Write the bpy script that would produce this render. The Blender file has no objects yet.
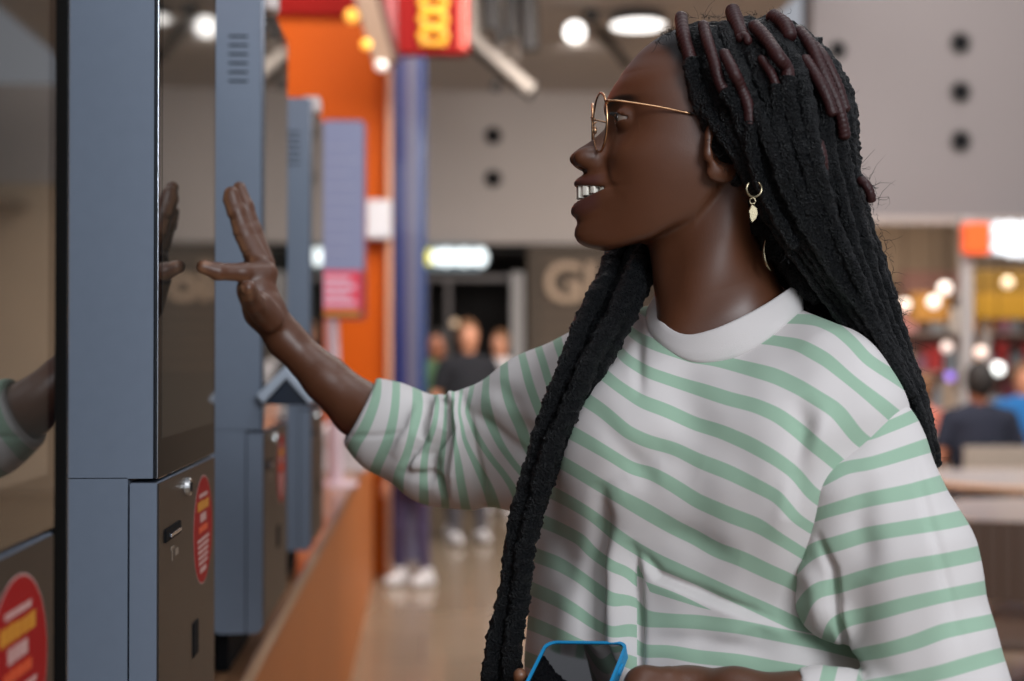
import bpy, bmesh, math, random
import numpy as np
from mathutils import Vector, Matrix
random.seed(7); rng = np.random.default_rng(7)
C = bpy.context.scene.collection
# ---------------------------------------------------------------- camera model
FPX = 1422.0; CX, CY = 512.0, 340.5
YAW = math.atan(89/1422.0); PIT = math.atan(16.5/1422.0)
CAM = np.array([0.0, 0.0, 1.40])
fw = np.array([math.sin(YAW)*math.cos(PIT), math.cos(YAW)*math.cos(PIT), math.sin(PIT)])
rt = np.array([math.cos(YAW), -math.sin(YAW), 0.0])
up = np.cross(rt, fw)
RW = np.array([rt, up, fw])            # rows: camera axes in world
def c2w(P):                            # camera coords (right, up, forward) -> world
    return CAM + np.asarray(P, dtype=float) @ RW
def q(px, py, d):                      # a photographed point at a real distance d, camera coords
    return np.array([(px-CX)/FPX*d, (CY-py)/FPX*d, d])
def w3(px, py, d): return c2w(q(px, py, d))
def ray(px, py): return q(px, py, 1.0) @ RW
def aty(px, py, y): r = ray(px, py); return CAM + r*((y-CAM[1])/r[1])
def atx(px, py, x): r = ray(px, py); return CAM + r*((x-CAM[0])/r[0])
def atz(px, py, z): r = ray(px, py); return CAM + r*((z-CAM[2])/r[2])
def to_px(Pc): return np.stack([CX+Pc[:,0]/Pc[:,2]*FPX, CY-Pc[:,1]/Pc[:,2]*FPX], 1)
def srgb(r, g, b):
    f = lambda c: ((c/255+0.055)/1.055)**2.4 if c/255 > 0.04045 else c/255/12.92
    return (f(r), f(g), f(b), 1)
# ---------------------------------------------------------------- object helpers
def tagit(o, label=None, cat=None, group=None, kind=None):
    if label: o['label'] = label
    if cat: o['category'] = cat
    if group: o['group'] = group
    if kind: o['kind'] = kind
    return o
def thing(name, loc, label, cat, group=None, rotz=0):
    o = bpy.data.objects.new(name, None); C.objects.link(o); o.location = loc; o.rotation_euler = (0, 0, rotz)
    o.empty_display_size = .05
    return tagit(o, label, cat, group)
def link_mesh(name, me, mat, parent=None, smooth=False):
    o = bpy.data.objects.new(name, me); C.objects.link(o)
    if mat is not None: me.materials.append(mat)
    if smooth: me.polygons.foreach_set('use_smooth', [True]*len(me.polygons))
    if parent is not None:
        o.parent = parent
        M = Matrix.Identity(4); p = parent; chain = []
        while p is not None: chain.append(p); p = p.parent
        for p in reversed(chain): M = M @ Matrix.LocRotScale(p.location, p.rotation_euler, p.scale)
        me.transform(M.inverted())         # geometry is given in world coordinates
    return o
def arr_mesh(name, V, Fc, mat, parent=None, smooth=True, attrs=None):
    me = bpy.data.meshes.new(name)
    me.from_pydata([tuple(v) for v in np.asarray(V, dtype=float)], [], [tuple(int(i) for i in f) for f in Fc]); me.update()
    if attrs:
        for k, a in attrs.items():
            at = me.attributes.new(k, 'FLOAT', 'POINT'); at.data.foreach_set('value', np.asarray(a, dtype=np.float32))
    return link_mesh(name, me, mat, parent, smooth)
class MB:
    def __init__(s): s.bm = bmesh.new()
    def box(s, lo, hi, bev=0.0, M=None, seg=2):
        b = bmesh.new(); bmesh.ops.create_cube(b, size=1)
        lo = Vector(lo); hi = Vector(hi); d = hi-lo
        for v in b.verts: v.co = Vector((lo[i]+(v.co[i]+.5)*d[i] for i in range(3)))
        if bev > 0: bmesh.ops.bevel(b, geom=b.edges[:], offset=bev, segments=seg, profile=.5, affect='EDGES')
        s._add(b, M); return s
    def cyl(s, p0, p1, r0, r1=None, seg=24, bev=0):
        r1 = r0 if r1 is None else r1
        p0 = Vector(p0); p1 = Vector(p1); d = p1-p0
        b = bmesh.new(); bmesh.ops.create_cone(b, cap_ends=True, segments=seg, radius1=r0, radius2=r1, depth=d.length)
        if bev: bmesh.ops.bevel(b, geom=[e for e in b.edges if len(e.link_faces)==2 and e.calc_face_angle(0)>.8], offset=bev, segments=2, profile=.5, affect='EDGES')
        s._add(b, Matrix.Translation((p0+p1)/2) @ d.to_track_quat('Z','Y').to_matrix().to_4x4()); return s
    def sph(s, c, r, seg=20, M=None):
        b = bmesh.new(); bmesh.ops.create_uvsphere(b, u_segments=seg, v_segments=seg//2, radius=1)
        r = (r,)*3 if not hasattr(r, '__len__') else r
        for v in b.verts: v.co = Vector((c[0]+v.co.x*r[0], c[1]+v.co.y*r[1], c[2]+v.co.z*r[2]))
        s._add(b, M); return s
    def tube(s, pts, r, seg=10, closed=False):
        V, Fc = tube_arr(np.array(pts, dtype=float), r, seg, closed)
        b = bmesh.new(); vs = [b.verts.new(v) for v in V]
        for f in Fc: b.faces.new([vs[i] for i in f])
        s._add(b, None); return s
    def prism(s, outline, d, M=None, bev=0):       # outline: list of 3D points (planar), d: extrusion vector
        b = bmesh.new(); vs = [b.verts.new(p) for p in outline]; f = b.faces.new(vs)
        r = bmesh.ops.extrude_face_region(b, geom=[f])
        bmesh.ops.translate(b, verts=[g for g in r['geom'] if isinstance(g, bmesh.types.BMVert)], vec=d)
        bmesh.ops.recalc_face_normals(b, faces=b.faces[:])
        if bev: bmesh.ops.bevel(b, geom=b.edges[:], offset=bev, segments=2, profile=.5, affect='EDGES')
        s._add(b, M); return s
    def _add(s, b, M):
        if M is not None: b.transform(M)
        me = bpy.data.meshes.new('t'); b.to_mesh(me); b.free(); s.bm.from_mesh(me); bpy.data.meshes.remove(me)
    def build(s, name, mat, parent=None, smooth=False):
        me = bpy.data.meshes.new(name); s.bm.to_mesh(me); s.bm.free()
        o = link_mesh(name, me, mat, parent, smooth)
        return o
def tube_arr(P, r, seg=10, closed=False, disp=None):
    n = len(P); r = np.broadcast_to(np.asarray(r, dtype=float), (n,)) if np.ndim(r) == 0 or len(np.atleast_1d(r)) == n else np.interp(np.linspace(0,1,n), np.linspace(0,1,len(r)), r)
    T = np.gradient(P, axis=0) if not closed else np.roll(P, -1, 0)-np.roll(P, 1, 0)
    T /= np.linalg.norm(T, axis=1)[:, None]+1e-12
    N = np.zeros_like(P); a = np.array([0, 0, 1.0]) if abs(T[0][2]) < .9 else np.array([1.0, 0, 0])
    n0 = np.cross(T[0], a); n0 /= np.linalg.norm(n0); N[0] = n0
    for i in range(1, n):
        v = N[i-1]-T[i]*np.dot(N[i-1], T[i]); N[i] = v/(np.linalg.norm(v)+1e-12)
    B = np.cross(T, N); th = np.linspace(0, 2*math.pi, seg, endpoint=False)
    R = r[:, None]*np.ones((1, seg))
    if disp is not None: R = R*disp(np.arange(n)[:, None], th[None, :])
    V = P[:, None, :]+R[..., None]*(np.cos(th)[None, :, None]*N[:, None, :]+np.sin(th)[None, :, None]*B[:, None, :])
    V = V.reshape(-1, 3); F_ = []
    for i in range(n if closed else n-1):
        j = (i+1) % n
        for k in range(seg):
            l = (k+1) % seg; F_.append((i*seg+k, i*seg+l, j*seg+l, j*seg+k))
    if not closed:
        F_.append(tuple(range(seg-1, -1, -1))); F_.append(tuple((n-1)*seg+k for k in range(seg)))
    return V, F_
def spline(pts, n):                      # Catmull-Rom through the points (any number of columns)
    P = np.array(pts, dtype=float); m = len(P)
    P = np.vstack([2*P[0]-P[1], P, 2*P[-1]-P[-2]]); out = []
    for t in np.linspace(0, m-1, n):
        i = min(int(t), m-2); u = t-i; a, b, c, d = P[i], P[i+1], P[i+2], P[i+3]
        out.append(.5*((2*b)+(-a+c)*u+(2*a-5*b+4*c-d)*u*u+(-a+3*b-3*c+d)*u**3))
    return np.array(out)
# ---------------------------------------------------------------- implicit surfaces (distance fields -> mesh)
def rc(p, a, b, ra, rb):
    ba = b-a; t = np.clip(((p-a)@ba)/(ba@ba+1e-12), 0, 1)
    return np.linalg.norm(p-a-t[:, None]*ba, axis=1)-(ra+(rb-ra)*t)
def ell(p, c, r, R=None):
    v = p-c
    if R is not None: v = v@R.T
    r = np.asarray(r, dtype=float); k0 = np.linalg.norm(v/r, axis=1); k1 = np.linalg.norm(v/(r*r), axis=1)+1e-9
    return k0*(k0-1)/k1
def smin(a, b, k):
    h = np.clip(.5+.5*(b-a)/k, 0, 1); return b+(a-b)*h-k*h*(1-h)
def smax(a, b, k): return -smin(-a, -b, k)
def chain(p, pts, k=None, f=None):       # pts: (px, py, d, r_px)
    out = f
    for A, B in zip(pts[:-1], pts[1:]):
        v = rc(p, q(*A[:3]), q(*B[:3]), A[3]*A[2]/FPX, B[3]*B[2]/FPX)
        out = v if out is None else smin(out, v, k) if k else np.minimum(out, v)
    return out
def polygonize(f, lo, hi, h, block=4, margin=3.0):
    lo = np.array(lo, dtype=float); hi = np.array(hi, dtype=float)
    n = (np.ceil((hi-lo)/(h*block)).astype(int)+1); N = n*block
    cx = [lo[i]+h*(np.arange(n[i])*block+block/2) for i in range(3)]
    G = np.stack(np.meshgrid(*cx, indexing='ij'), -1).reshape(-1, 3)
    cv = f(G).reshape(n)
    near = np.abs(cv) < h*block*margin
    vals = np.repeat(np.repeat(np.repeat(cv, block, 0), block, 1), block, 2).astype(np.float32)
    m = np.repeat(np.repeat(np.repeat(near, block, 0), block, 1), block, 2)
    idx = np.argwhere(m); flat = np.flatnonzero(m.ravel()); vf = vals.ravel()
    for s in range(0, len(idx), 400000):
        vf[flat[s:s+400000]] = f(lo+h*idx[s:s+400000])
    vals = vf.reshape(N)
    ins = vals < 0
    c = np.zeros(tuple(N-1), dtype=np.int8)
    for dx in (0, 1):
        for dy in (0, 1):
            for dz in (0, 1): c += ins[dx:N[0]-1+dx, dy:N[1]-1+dy, dz:N[2]-1+dz]
    act = (c > 0) & (c < 8); cells = np.argwhere(act); ids = -np.ones(act.shape, dtype=np.int64); ids[act] = np.arange(len(cells))
    acc = np.zeros((len(cells), 3)); cnt = np.zeros(len(cells))
    cor = [(x, y, z) for x in (0, 1) for y in (0, 1) for z in (0, 1)]
    for a in cor:
        for ax in range(3):
            if a[ax] == 0:
                b = list(a); b[ax] = 1
                va = vals[tuple((cells+a).T)]; vb = vals[tuple((cells+b).T)]
                mm = (va < 0) != (vb < 0); t = np.where(mm, va/(va-vb+1e-20), 0)
                p = np.array(a)+t[:, None]*(np.array(b)-np.array(a)); acc[mm] += p[mm]; cnt[mm] += 1
    V = lo+h*(cells+acc/cnt[:, None]); Q = []
    for ax in range(3):
        sl0 = [slice(None)]*3; sl1 = [slice(None)]*3; sl0[ax] = slice(0, -1); sl1[ax] = slice(1, None)
        s0 = ins[tuple(sl0)]; s1 = ins[tuple(sl1)]; e = np.argwhere(s0 != s1)
        o1, o2 = [(1, 2), (2, 0), (0, 1)][ax]
        e = e[(e[:, o1] > 0) & (e[:, o2] > 0) & (e[:, o1] < N[o1]-1) & (e[:, o2] < N[o2]-1)]
        d1 = np.zeros(3, int); d1[o1] = 1; d2 = np.zeros(3, int); d2[o2] = 1
        qd = np.stack([ids[tuple((e-d1-d2).T)], ids[tuple((e-d2).T)], ids[tuple(e.T)], ids[tuple((e-d1).T)]], 1)
        flip = ~ins[tuple(e.T)]; qd[flip] = qd[flip][:, ::-1]
        Q.append(qd[(qd >= 0).all(1)])
    Q = np.concatenate(Q)
    for _ in range(2):                    # settle the vertices on the surface
        v = f(V); g = np.stack([f(V+np.eye(3)[i]*h*.5)-v for i in range(3)], 1)/(h*.5)
        st = v/np.maximum((g*g).sum(1), .15); V = V-np.clip(st, -h, h)[:, None]*g*.7
    return V, Q
def normals(V, Q):
    a = V[Q[:, 2]]-V[Q[:, 0]]; b = V[Q[:, 3]]-V[Q[:, 1]]; n = np.cross(a, b); N = np.zeros_like(V)
    for i in range(4): np.add.at(N, Q[:, i], n)
    return N/(np.linalg.norm(N, axis=1)[:, None]+1e-12)
def seg_dist(P, A, B):                    # 2D distance, parameter and side
    ba = B-A; t = np.clip(((P-A)@ba)/(ba@ba), 0, 1); d = P-A-t[:, None]*ba
    return np.hypot(d[:, 0], d[:, 1]), t, np.sign(ba[0]*d[:, 1]-ba[1]*d[:, 0])
def crease(P, line, w, amp, step=0.0):     # groove (amp<0) or ridge along a drawn line, fading at both ends; step lifts one side
    line = np.array(line, dtype=float); best = np.full(len(P), 1e9); tt = np.zeros(len(P)); sd = np.zeros(len(P)); n = len(line)-1
    for i in range(n):
        d, t, s = seg_dist(P, line[i], line[i+1]); m = d < best; best[m] = d[m]; tt[m] = (i+t[m])/n; sd[m] = s[m]
    fade = np.clip(np.sin(np.pi*np.clip(tt, .0, 1))*1.25, 0, 1)
    return (amp*np.exp(-(best/w)**2)+step*np.maximum(0, sd)*(1-np.exp(-(best/w)**2))*np.exp(-(best/(4*w))**2))*fade
class TPS:
    def __init__(s, X, y, lam=1e-3):
        s.X = np.asarray(X, float)/100; n = len(X); K = s.k(s.X); Pm = np.hstack([np.ones((n, 1)), s.X])
        A = np.zeros((n+3, n+3)); A[:n, :n] = K+lam*np.eye(n); A[:n, n:] = Pm; A[n:, :n] = Pm.T
        s.w = np.linalg.solve(A, np.concatenate([y, np.zeros(3)]))
    def k(s, Y):
        d2 = ((Y[:, None, :]-s.X[None])**2).sum(-1); return .5*d2*np.log(d2+1e-12)
    def __call__(s, Y):
        Y = np.asarray(Y, float)/100; out = np.zeros(len(Y))
        for i in range(0, len(Y), 20000):
            y = Y[i:i+20000]; out[i:i+20000] = s.k(y)@s.w[:-3]+s.w[-3]+y@s.w[-2:]
        return out
# ---------------------------------------------------------------- materials
MATS = {}
def mat(name, color=(.5,.5,.5,1), rough=.5, metal=0, spec=.5, emit=None, estr=1, noise=0, nscale=20, bump=0, bscale=200, bdist=.001, coat=0, trans=0, ior=1.5, alpha=1, sheen=0, sss=0):
    m = bpy.data.materials.new(name); m.use_nodes = True; nt = m.node_tree; b = nt.nodes['Principled BSDF']
    if len(color) == 3: color = (*color, 1)
    b.inputs['Base Color'].default_value = color; b.inputs['Roughness'].default_value = rough; b.inputs['Metallic'].default_value = metal
    b.inputs['Specular IOR Level'].default_value = spec; b.inputs['IOR'].default_value = ior
    b.inputs['Coat Weight'].default_value = coat; b.inputs['Transmission Weight'].default_value = trans; b.inputs['Alpha'].default_value = alpha
    b.inputs['Sheen Weight'].default_value = sheen
    if sss:
        b.inputs['Subsurface Weight'].default_value = sss; b.inputs['Subsurface Radius'].default_value = (1, .35, .2); b.inputs['Subsurface Scale'].default_value = .006
    if emit is not None:
        b.inputs['Emission Color'].default_value = (*emit[:3], 1); b.inputs['Emission Strength'].default_value = estr
    tc = nt.nodes.new('ShaderNodeTexCoord')
    if noise:
        n = nt.nodes.new('ShaderNodeTexNoise'); n.inputs['Scale'].default_value = nscale; n.inputs['Detail'].default_value = 6
        nt.links.new(tc.outputs['Object'], n.inputs['Vector'])
        mx = nt.nodes.new('ShaderNodeMix'); mx.data_type = 'RGBA'
        mx.inputs[6].default_value = tuple(min(1, c*(1-noise)) for c in color[:3])+(1,); mx.inputs[7].default_value = tuple(min(1, c*(1+noise)) for c in color[:3])+(1,)
        nt.links.new(n.outputs['Fac'], mx.inputs[0]); nt.links.new(mx.outputs[2], b.inputs['Base Color'])
    if bump:
        n = nt.nodes.new('ShaderNodeTexNoise'); n.inputs['Scale'].default_value = bscale; n.inputs['Detail'].default_value = 4
        nt.links.new(tc.outputs['Object'], n.inputs['Vector'])
        bp = nt.nodes.new('ShaderNodeBump'); bp.inputs['Strength'].default_value = bump; bp.inputs['Distance'].default_value = bdist
        nt.links.new(n.outputs['Fac'], bp.inputs['Height']); nt.links.new(bp.outputs['Normal'], b.inputs['Normal'])
    MATS[name] = m; return m
# ================================================================ the woman in the striped sweatshirt
D0 = 1.37; S = D0/FPX                       # metres per pixel at her head
sk = mat('skin', srgb(92, 56, 40), rough=.42, spec=.55, sss=.05, bump=.18, bscale=900, bdist=.0006)
def skin_nodes(m, base, palm, lip, dark):
    nt = m.node_tree; b = nt.nodes['Principled BSDF']; prev = None
    n = nt.nodes.new('ShaderNodeTexNoise'); n.inputs['Scale'].default_value = 28; n.inputs['Detail'].default_value = 5
    tc = nt.nodes.new('ShaderNodeTexCoord'); nt.links.new(tc.outputs['Object'], n.inputs['Vector'])
    mx = nt.nodes.new('ShaderNodeMix'); mx.data_type = 'RGBA'; mx.inputs[6].default_value = tuple(c*.82 for c in base[:3])+(1,); mx.inputs[7].default_value = tuple(c*1.22 for c in base[:3])+(1,)
    nt.links.new(n.outputs['Fac'], mx.inputs[0]); prev = mx.outputs[2]
    for nm, colr in (('palm', palm), ('lip', lip), ('brow', dark)):
        at = nt.nodes.new('ShaderNodeAttribute'); at.attribute_name = nm
        mx = nt.nodes.new('ShaderNodeMix'); mx.data_type = 'RGBA'; nt.links.new(prev, mx.inputs[6]); mx.inputs[7].default_value = colr
        nt.links.new(at.outputs['Fac'], mx.inputs[0]); prev = mx.outputs[2]
    nt.links.new(prev, b.inputs['Base Color'])
SKB = (.098, .034, .0150, 1)
skin_nodes(sk, SKB, (.27, .125, .065, 1), (.082, .028, .021, 1), (.010, .007, .006, 1))
woman = thing('person', tuple(w3(720, 500, 1.42)*np.array([1, 1, 0])), 'woman with long dreadlocks and glasses in a mint striped sweatshirt, reaching to a kiosk screen', 'person')

# ---- head frame: a forward, b up, c towards her left (the camera side); units are photo pixels at the head
HC = q(665, 140, D0); hy = math.radians(3.5)
HF = np.array([-math.cos(hy), 0, -math.sin(hy)]); HU = np.array([0, 1.0, 0]); HL = np.array([math.sin(hy), 0, -math.cos(hy)])
def hp(a, b, c): return HC+S*(a*HF+b*HU+c*HL)
def habc(p): v = (p-HC)/S; return v@HF, v@HU, v@HL
_b = lambda *t: (np.array([x[0] for x in t], float)[::-1], np.array([x[1] for x in t], float)[::-1])
PROF = _b((62, 44), (55, 49), (47, 54), (40, 57.5), (34, 60), (28, 60.5), (22, 58), (16, 57.5), (10, 60.5), (4, 67), (-3, 76.5), (-10, 87.5), (-15, 93.5), (-19, 96), (-23, 95), (-27, 90.5), (-31, 82.5), (-35, 82), (-39, 88), (-43, 91.5), (-46, 91), (-50, 87), (-56, 84), (-60, 86), (-64, 91), (-70, 94.5), (-75, 94), (-80, 89), (-84, 88), (-90, 90.5), (-96, 91), (-102, 88), (-107, 82), (-111, 70), (-115, 55))
BASE = _b((62, 44), (40, 54), (20, 51), (0, 55), (-20, 62), (-40, 66), (-60, 66), (-80, 66), (-95, 66), (-105, 63), (-115, 55))
WID = _b((90, 58), (60, 67), (40, 70), (20, 72), (0, 74), (-20, 73.5), (-40, 70), (-60, 64.5), (-80, 58), (-100, 50), (-118, 42))
SIG = _b((60, 40), (35, 30), (22, 14), (10, 9), (0, 9.5), (-10, 11.5), (-20, 14.5), (-28, 16), (-33, 24), (-45, 29), (-60, 30), (-80, 28), (-95, 25), (-115, 26))
itp = lambda T, x: np.interp(x, T[0], T[1])
def smooth_tab(T):
    x = np.linspace(T[0][0], T[0][-1], 400); y = np.interp(x, *T); k = np.exp(-np.linspace(-2, 2, 9)**2); k /= k.sum()
    return x, np.convolve(np.pad(y, 4, mode='edge'), k, 'valid')
def smooth_wide(T, sg):
    x = np.linspace(T[0][0], T[0][-1], 400); y = np.interp(x, *T); h = x[1]-x[0]; n = int(2.5*sg/h); k = np.exp(-.5*(np.arange(-n, n+1)*h/sg)**2); k /= k.sum()
    lo_, hi_ = y[0]-(y[1]-y[0])*np.arange(n, 0, -1), y[-1]+(y[-1]-y[-2])*np.arange(1, n+1)
    return x, np.convolve(np.concatenate([lo_, y, hi_]), k, 'valid')
PROF = smooth_tab(PROF); SIG = smooth_wide(SIG, 3.5); BASE = smooth_wide(BASE, 8); WID = smooth_wide(WID, 9)
def smile(b, c):                             # lower lip rises towards the corners of the mouth
    t = np.clip(np.abs(c)/30, 0, 1.25)**2; w = np.clip((b+98)/26, 0, 1)*np.clip((-47-b)/8, 0, 1)
    return b-11*t*w
def f_head(p):
    a, b, c = habc(p); A0 = -25.0; ac = np.abs(c)
    bb = smile(b, c); g = itp(SIG, b)
    ext = np.exp(-(ac/g)**(2+.6*np.clip((-b-24)/18, 0, 1)))
    D = (itp(PROF, bb)-itp(BASE, b))*ext*np.clip((a+5)/40, 0, 1)
    # cheeks, eye sockets, nasolabial fold, temple
    D = D+4.5*np.exp(-((ac-44)/17)**2-((b+21)/16)**2)-7.5*np.exp(-((ac-31)/14)**2-((b-17)/11)**2)
    D = D+3.0*np.exp(-((ac-33)/22)**2-((b-36)/6)**2)-3.2*np.exp(-((ac-(25+.45*(-28-b)))/4.5)**2-((b+40)/15)**2)
    a2 = a-D; W = itp(WID, b); A = np.where(a2 > A0, itp(BASE, b)-A0, 62.0); n = 2.3
    k = (np.abs((a2-A0)/A)**n+(ac/W)**n)**(1/n)
    face = (k-1)*np.minimum(A, W)
    jaw = (itp((np.array([-90, -60, -42, -20, 20, 60, 90.]), np.array([-10, -30, -52, -80, -101, -111.5, -112.])), a)-b)*.8
    face = smax(face, jaw, 9); face = smax(face, (b-66)*.9, 22)
    cr = ell(np.stack([a, b, c], 1), np.array([-42, 25, 0.]), (94, 90, 73))
    f = smin(face, cr, 12)
    P = np.stack([a, b, ac], 1)
    f = smin(f, ell(P, np.array([76.5, -19.5, 11.0]), (16.5, 10.5, 9.5)), 9)                 # wings of the nose
    f = smax(f, -ell(P, np.array([82, -31.5, 6.5]), (7, 5.5, 3.8)), 2.5)              # nostrils
    f = smax(f, -(np.abs(rc(P, np.array([64, -13, 20.5]), np.array([66, -25, 22]), 0, 0))-2.0)*1.0, 4) if False else f
    # eyelids with the eye opening
    lid = ell(P, np.array([41, 15.5, 31.]), (14.6, 13, 14.6)); f = smin(f, lid, 5)
    op = np.maximum(np.abs(b-(16.5-.0075*(ac-31)**2))-(3.9-.016*(ac-31)**2), 44-a); f = smax(f, -op, 1.2)
    # mouth opening
    t2 = (c/29.0)**2; mo = np.maximum(np.maximum(b-(-48.0-2.5*t2), (-62.5+10*t2)-b), np.maximum(ac-29, 50-a)); f = smax(f, -mo, 2.2)
    # ear: bowl, rim, lobe
    E = np.stack([a+42, b+17, ac-74.5], 1); th = math.radians(24)
    e2 = np.stack([E[:, 0]*math.cos(th)+E[:, 2]*math.sin(th), E[:, 1], -E[:, 0]*math.sin(th)+E[:, 2]*math.cos(th)], 1)
    er = np.hypot(e2[:, 0]/21, (e2[:, 1]-2)/30)
    ear = smax(np.abs(e2[:, 2]-1)-3.0, (er-1)*17, 3)
    rim = np.hypot((er-.86)*19, e2[:, 2]-4)-3.6; ear = smin(ear, rim, 3)
    lobe = ell(e2, np.array([2, -25, 1.]), (16, 9, 5.5)); ear = smin(ear, lobe, 5)
    ear = smax(ear, -ell(e2, np.array([6, -3, 7.]), (11, 14, 9)), 3)
    ear = smin(ear, ell(e2, np.array([19, -8, 3.]), (4, 6, 4)), 3)                     # tragus
    f = smin(f, ear, 5)
    return f*S
NK = [q(693, 205, 1.375), q(716, 285, 1.38), q(735, 350, 1.385)]
def f_neck(p):
    n = rc(p, NK[0], NK[1], 52*S, 58*S); n = smin(n, rc(p, NK[1], NK[2], 58*S, 72*S), 10*S)
    n = smin(n, rc(p, q(735, 190, 1.335), q(688, 330, 1.345), 22*S, 20*S), 26*S)       # neck muscle towards the camera
    n = smin(n, rc(p, q(676, 262, 1.365), q(682, 330, 1.36), 17*S, 20*S), 20*S)
    return n
def f_upper(p):
    f = smin(f_head(p), f_neck(p), 12*S)
    f = smin(f, rc(p, q(632, 375, 1.47), q(845, 430, 1.27), 36*S, 36*S), 40*S)
    f = smin(f, rc(p, q(720, 400, 1.40), q(716, 560, 1.41), 78*S, 80*S), 40*S)
    return f
lo = np.minimum(q(540, 520, 1.15), q(560, 520, 1.6)); hi = q(905, 12, 1.6)
V1, Q1 = polygonize(f_upper, (q(545, 0, 1.37)[0], q(0, 460, 1.37)[1], 1.19), (q(905, 0, 1.37)[0], q(0, 8, 1.37)[1], 1.56), .0015)
a, b, c = habc(V1)
bb = smile(b, c); mouthz = (np.abs(c) < 31) & (a > 52)
lipm = np.clip(1-np.abs(bb+43)/6.0, 0, 1)**.5*(b > -50)+np.clip(1-np.abs(bb+70)/10.0, 0, 1)**.5*(bb < -56)
lipm = np.clip(lipm*1.2, 0, 1)*mouthz*np.clip((31-np.abs(c))/6, 0, 1)
inside = (np.abs(c) < 28)*(a < 82-.02*c*c)*(a > 45)*(b < -47)*(b > -66)
browc = np.clip(1.5-np.abs(b-(34.5-.012*(np.abs(c)-30)**2+.10*(np.abs(c)-20)))/3.0, 0, 1)*np.clip((np.abs(c)-10)/6, 0, 1)*np.clip((54-np.abs(c))/8, 0, 1)*(a > 10)
scalp = np.clip(((b-92)+.9*(-a-20)*0+(40-a)*0)/6, 0, 1)
hair_line = b-(96-.0*a)-.55*(a-10); scalp = np.clip((-(a-22)-(100-b)*.62)/10, 0, 1)*(b > -5)
V1w = [None]
def addmesh(L, V, Q, **at):
    base = sum(len(x[0]) for x in L); L.append((V, np.asarray(Q)+base, at))
BODY = []; addmesh(BODY, V1, Q1, lip=lipm, brow=np.clip(browc*.85+scalp+inside*.8, 0, 1), palm=np.zeros(len(V1)))

# ---- right arm and hand, reaching for the screen (palm towards the glass, fingers up, index finger out)
HD = 1.78
def f_rarm(p):
    f = chain(p, [(415, 448, 1.60, 30), (359, 409, 1.655, 27.5), (326, 379, 1.66, 22.5), (287, 341, 1.665, 17.5)], 8*S)
    palm = chain(p, [(285, 338, 1.66, 17), (264, 310, 1.655, 20), (257, 290, 1.66, 19), (260, 272, 1.67, 14)], .006)
    palm = smin(palm, chain(p, [(280, 332, 1.685, 16), (263, 306, 1.715, 19), (255, 280, 1.73, 15), (256, 262, 1.735, 12)]), .012)
    palm = smin(palm, chain(p, [(270, 318, 1.625, 14), (259, 304, 1.605, 13)]), .012)     # thumb mound
    f = smin(f, palm, .016)
    fing = [ [(266, 273, 1.66, 12), (243, 272.5, 1.642, 9.3), (218, 271.5, 1.625, 8.4), (203.5, 267, 1.617, 7.0)],     # index, out to the glass
             [(258, 262, 1.685, 12), (244, 233, 1.69, 10.0), (236.5, 212, 1.69, 9.0), (231.5, 194, 1.69, 7.6)],         # middle
             [(263, 264, 1.71, 12), (252, 232, 1.72, 10), (245, 207, 1.725, 8.6), (239.5, 188, 1.73, 6.3)],             # ring
             [(258, 266, 1.735, 10), (255, 244, 1.755, 8), (251, 226, 1.765, 7), (248, 213, 1.77, 6.2)],              # little
             [(262, 312, 1.615, 13), (254, 303, 1.585, 10.2), (248.5, 293, 1.56, 9.2), (248, 288, 1.548, 8)] ]                # thumb, towards the camera
    for i, g in enumerate(fing):
        f = smin(f, chain(p, g, .004), .006 if i < 4 else .0025)
    f = smin(f, rc(p, q(229, 200, 1.69), q(232, 205, 1.69), .0072, .008), .004)
    return f
c0 = q(190, 175, 1.80); c1 = q(450, 490, 1.66)
V2, Q2 = polygonize(f_rarm, (c0[0]-.01, c1[1], 1.50), (c1[0]+.02, c0[1]+.01, 1.82), .0013)
N2 = normals(V2, Q2); pj = to_px(V2)
pal = np.clip((-N2[:, 0]*1.0-.1*N2[:, 1]-.12)*2.2, 0, 1)*np.clip((330-pj[:, 1])/25, 0, 1)*np.clip((pj[:, 1]-150)/10, 0, 1)
idx_f = (pj[:, 0] < 250) & (pj[:, 1] > 255) & (pj[:, 1] < 285); pal = np.where(idx_f, np.clip((-N2[:, 1]*.9-.2)*1.6+np.clip((208-pj[:, 0])/8, 0, .7), 0, 1)*.8, pal)
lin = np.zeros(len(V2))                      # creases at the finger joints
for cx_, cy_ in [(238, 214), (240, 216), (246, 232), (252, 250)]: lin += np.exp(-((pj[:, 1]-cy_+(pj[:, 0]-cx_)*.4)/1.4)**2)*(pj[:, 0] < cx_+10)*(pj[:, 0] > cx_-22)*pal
V2 = V2-N2*(.0008*np.clip(lin, 0, 1))[:, None]
# nails are a lighter shade at the tips
nail = np.clip(1.3-np.hypot((pj[:, 0]-206)/6.5, (pj[:, 1]-263)/3.0), 0, 1)*(N2[:, 1] > .1)+np.clip(1.4-np.hypot((pj[:, 0]-249.5)/4.0, (pj[:, 1]-295)/5.0), 0, 1)*(V2[:, 2] < 1.57)
pal = np.clip(pal+nail*.8, 0, 1)
addmesh(BODY, V2, Q2, lip=np.zeros(len(V2)), brow=np.clip(lin, 0, 1)*.45, palm=pal)

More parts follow.
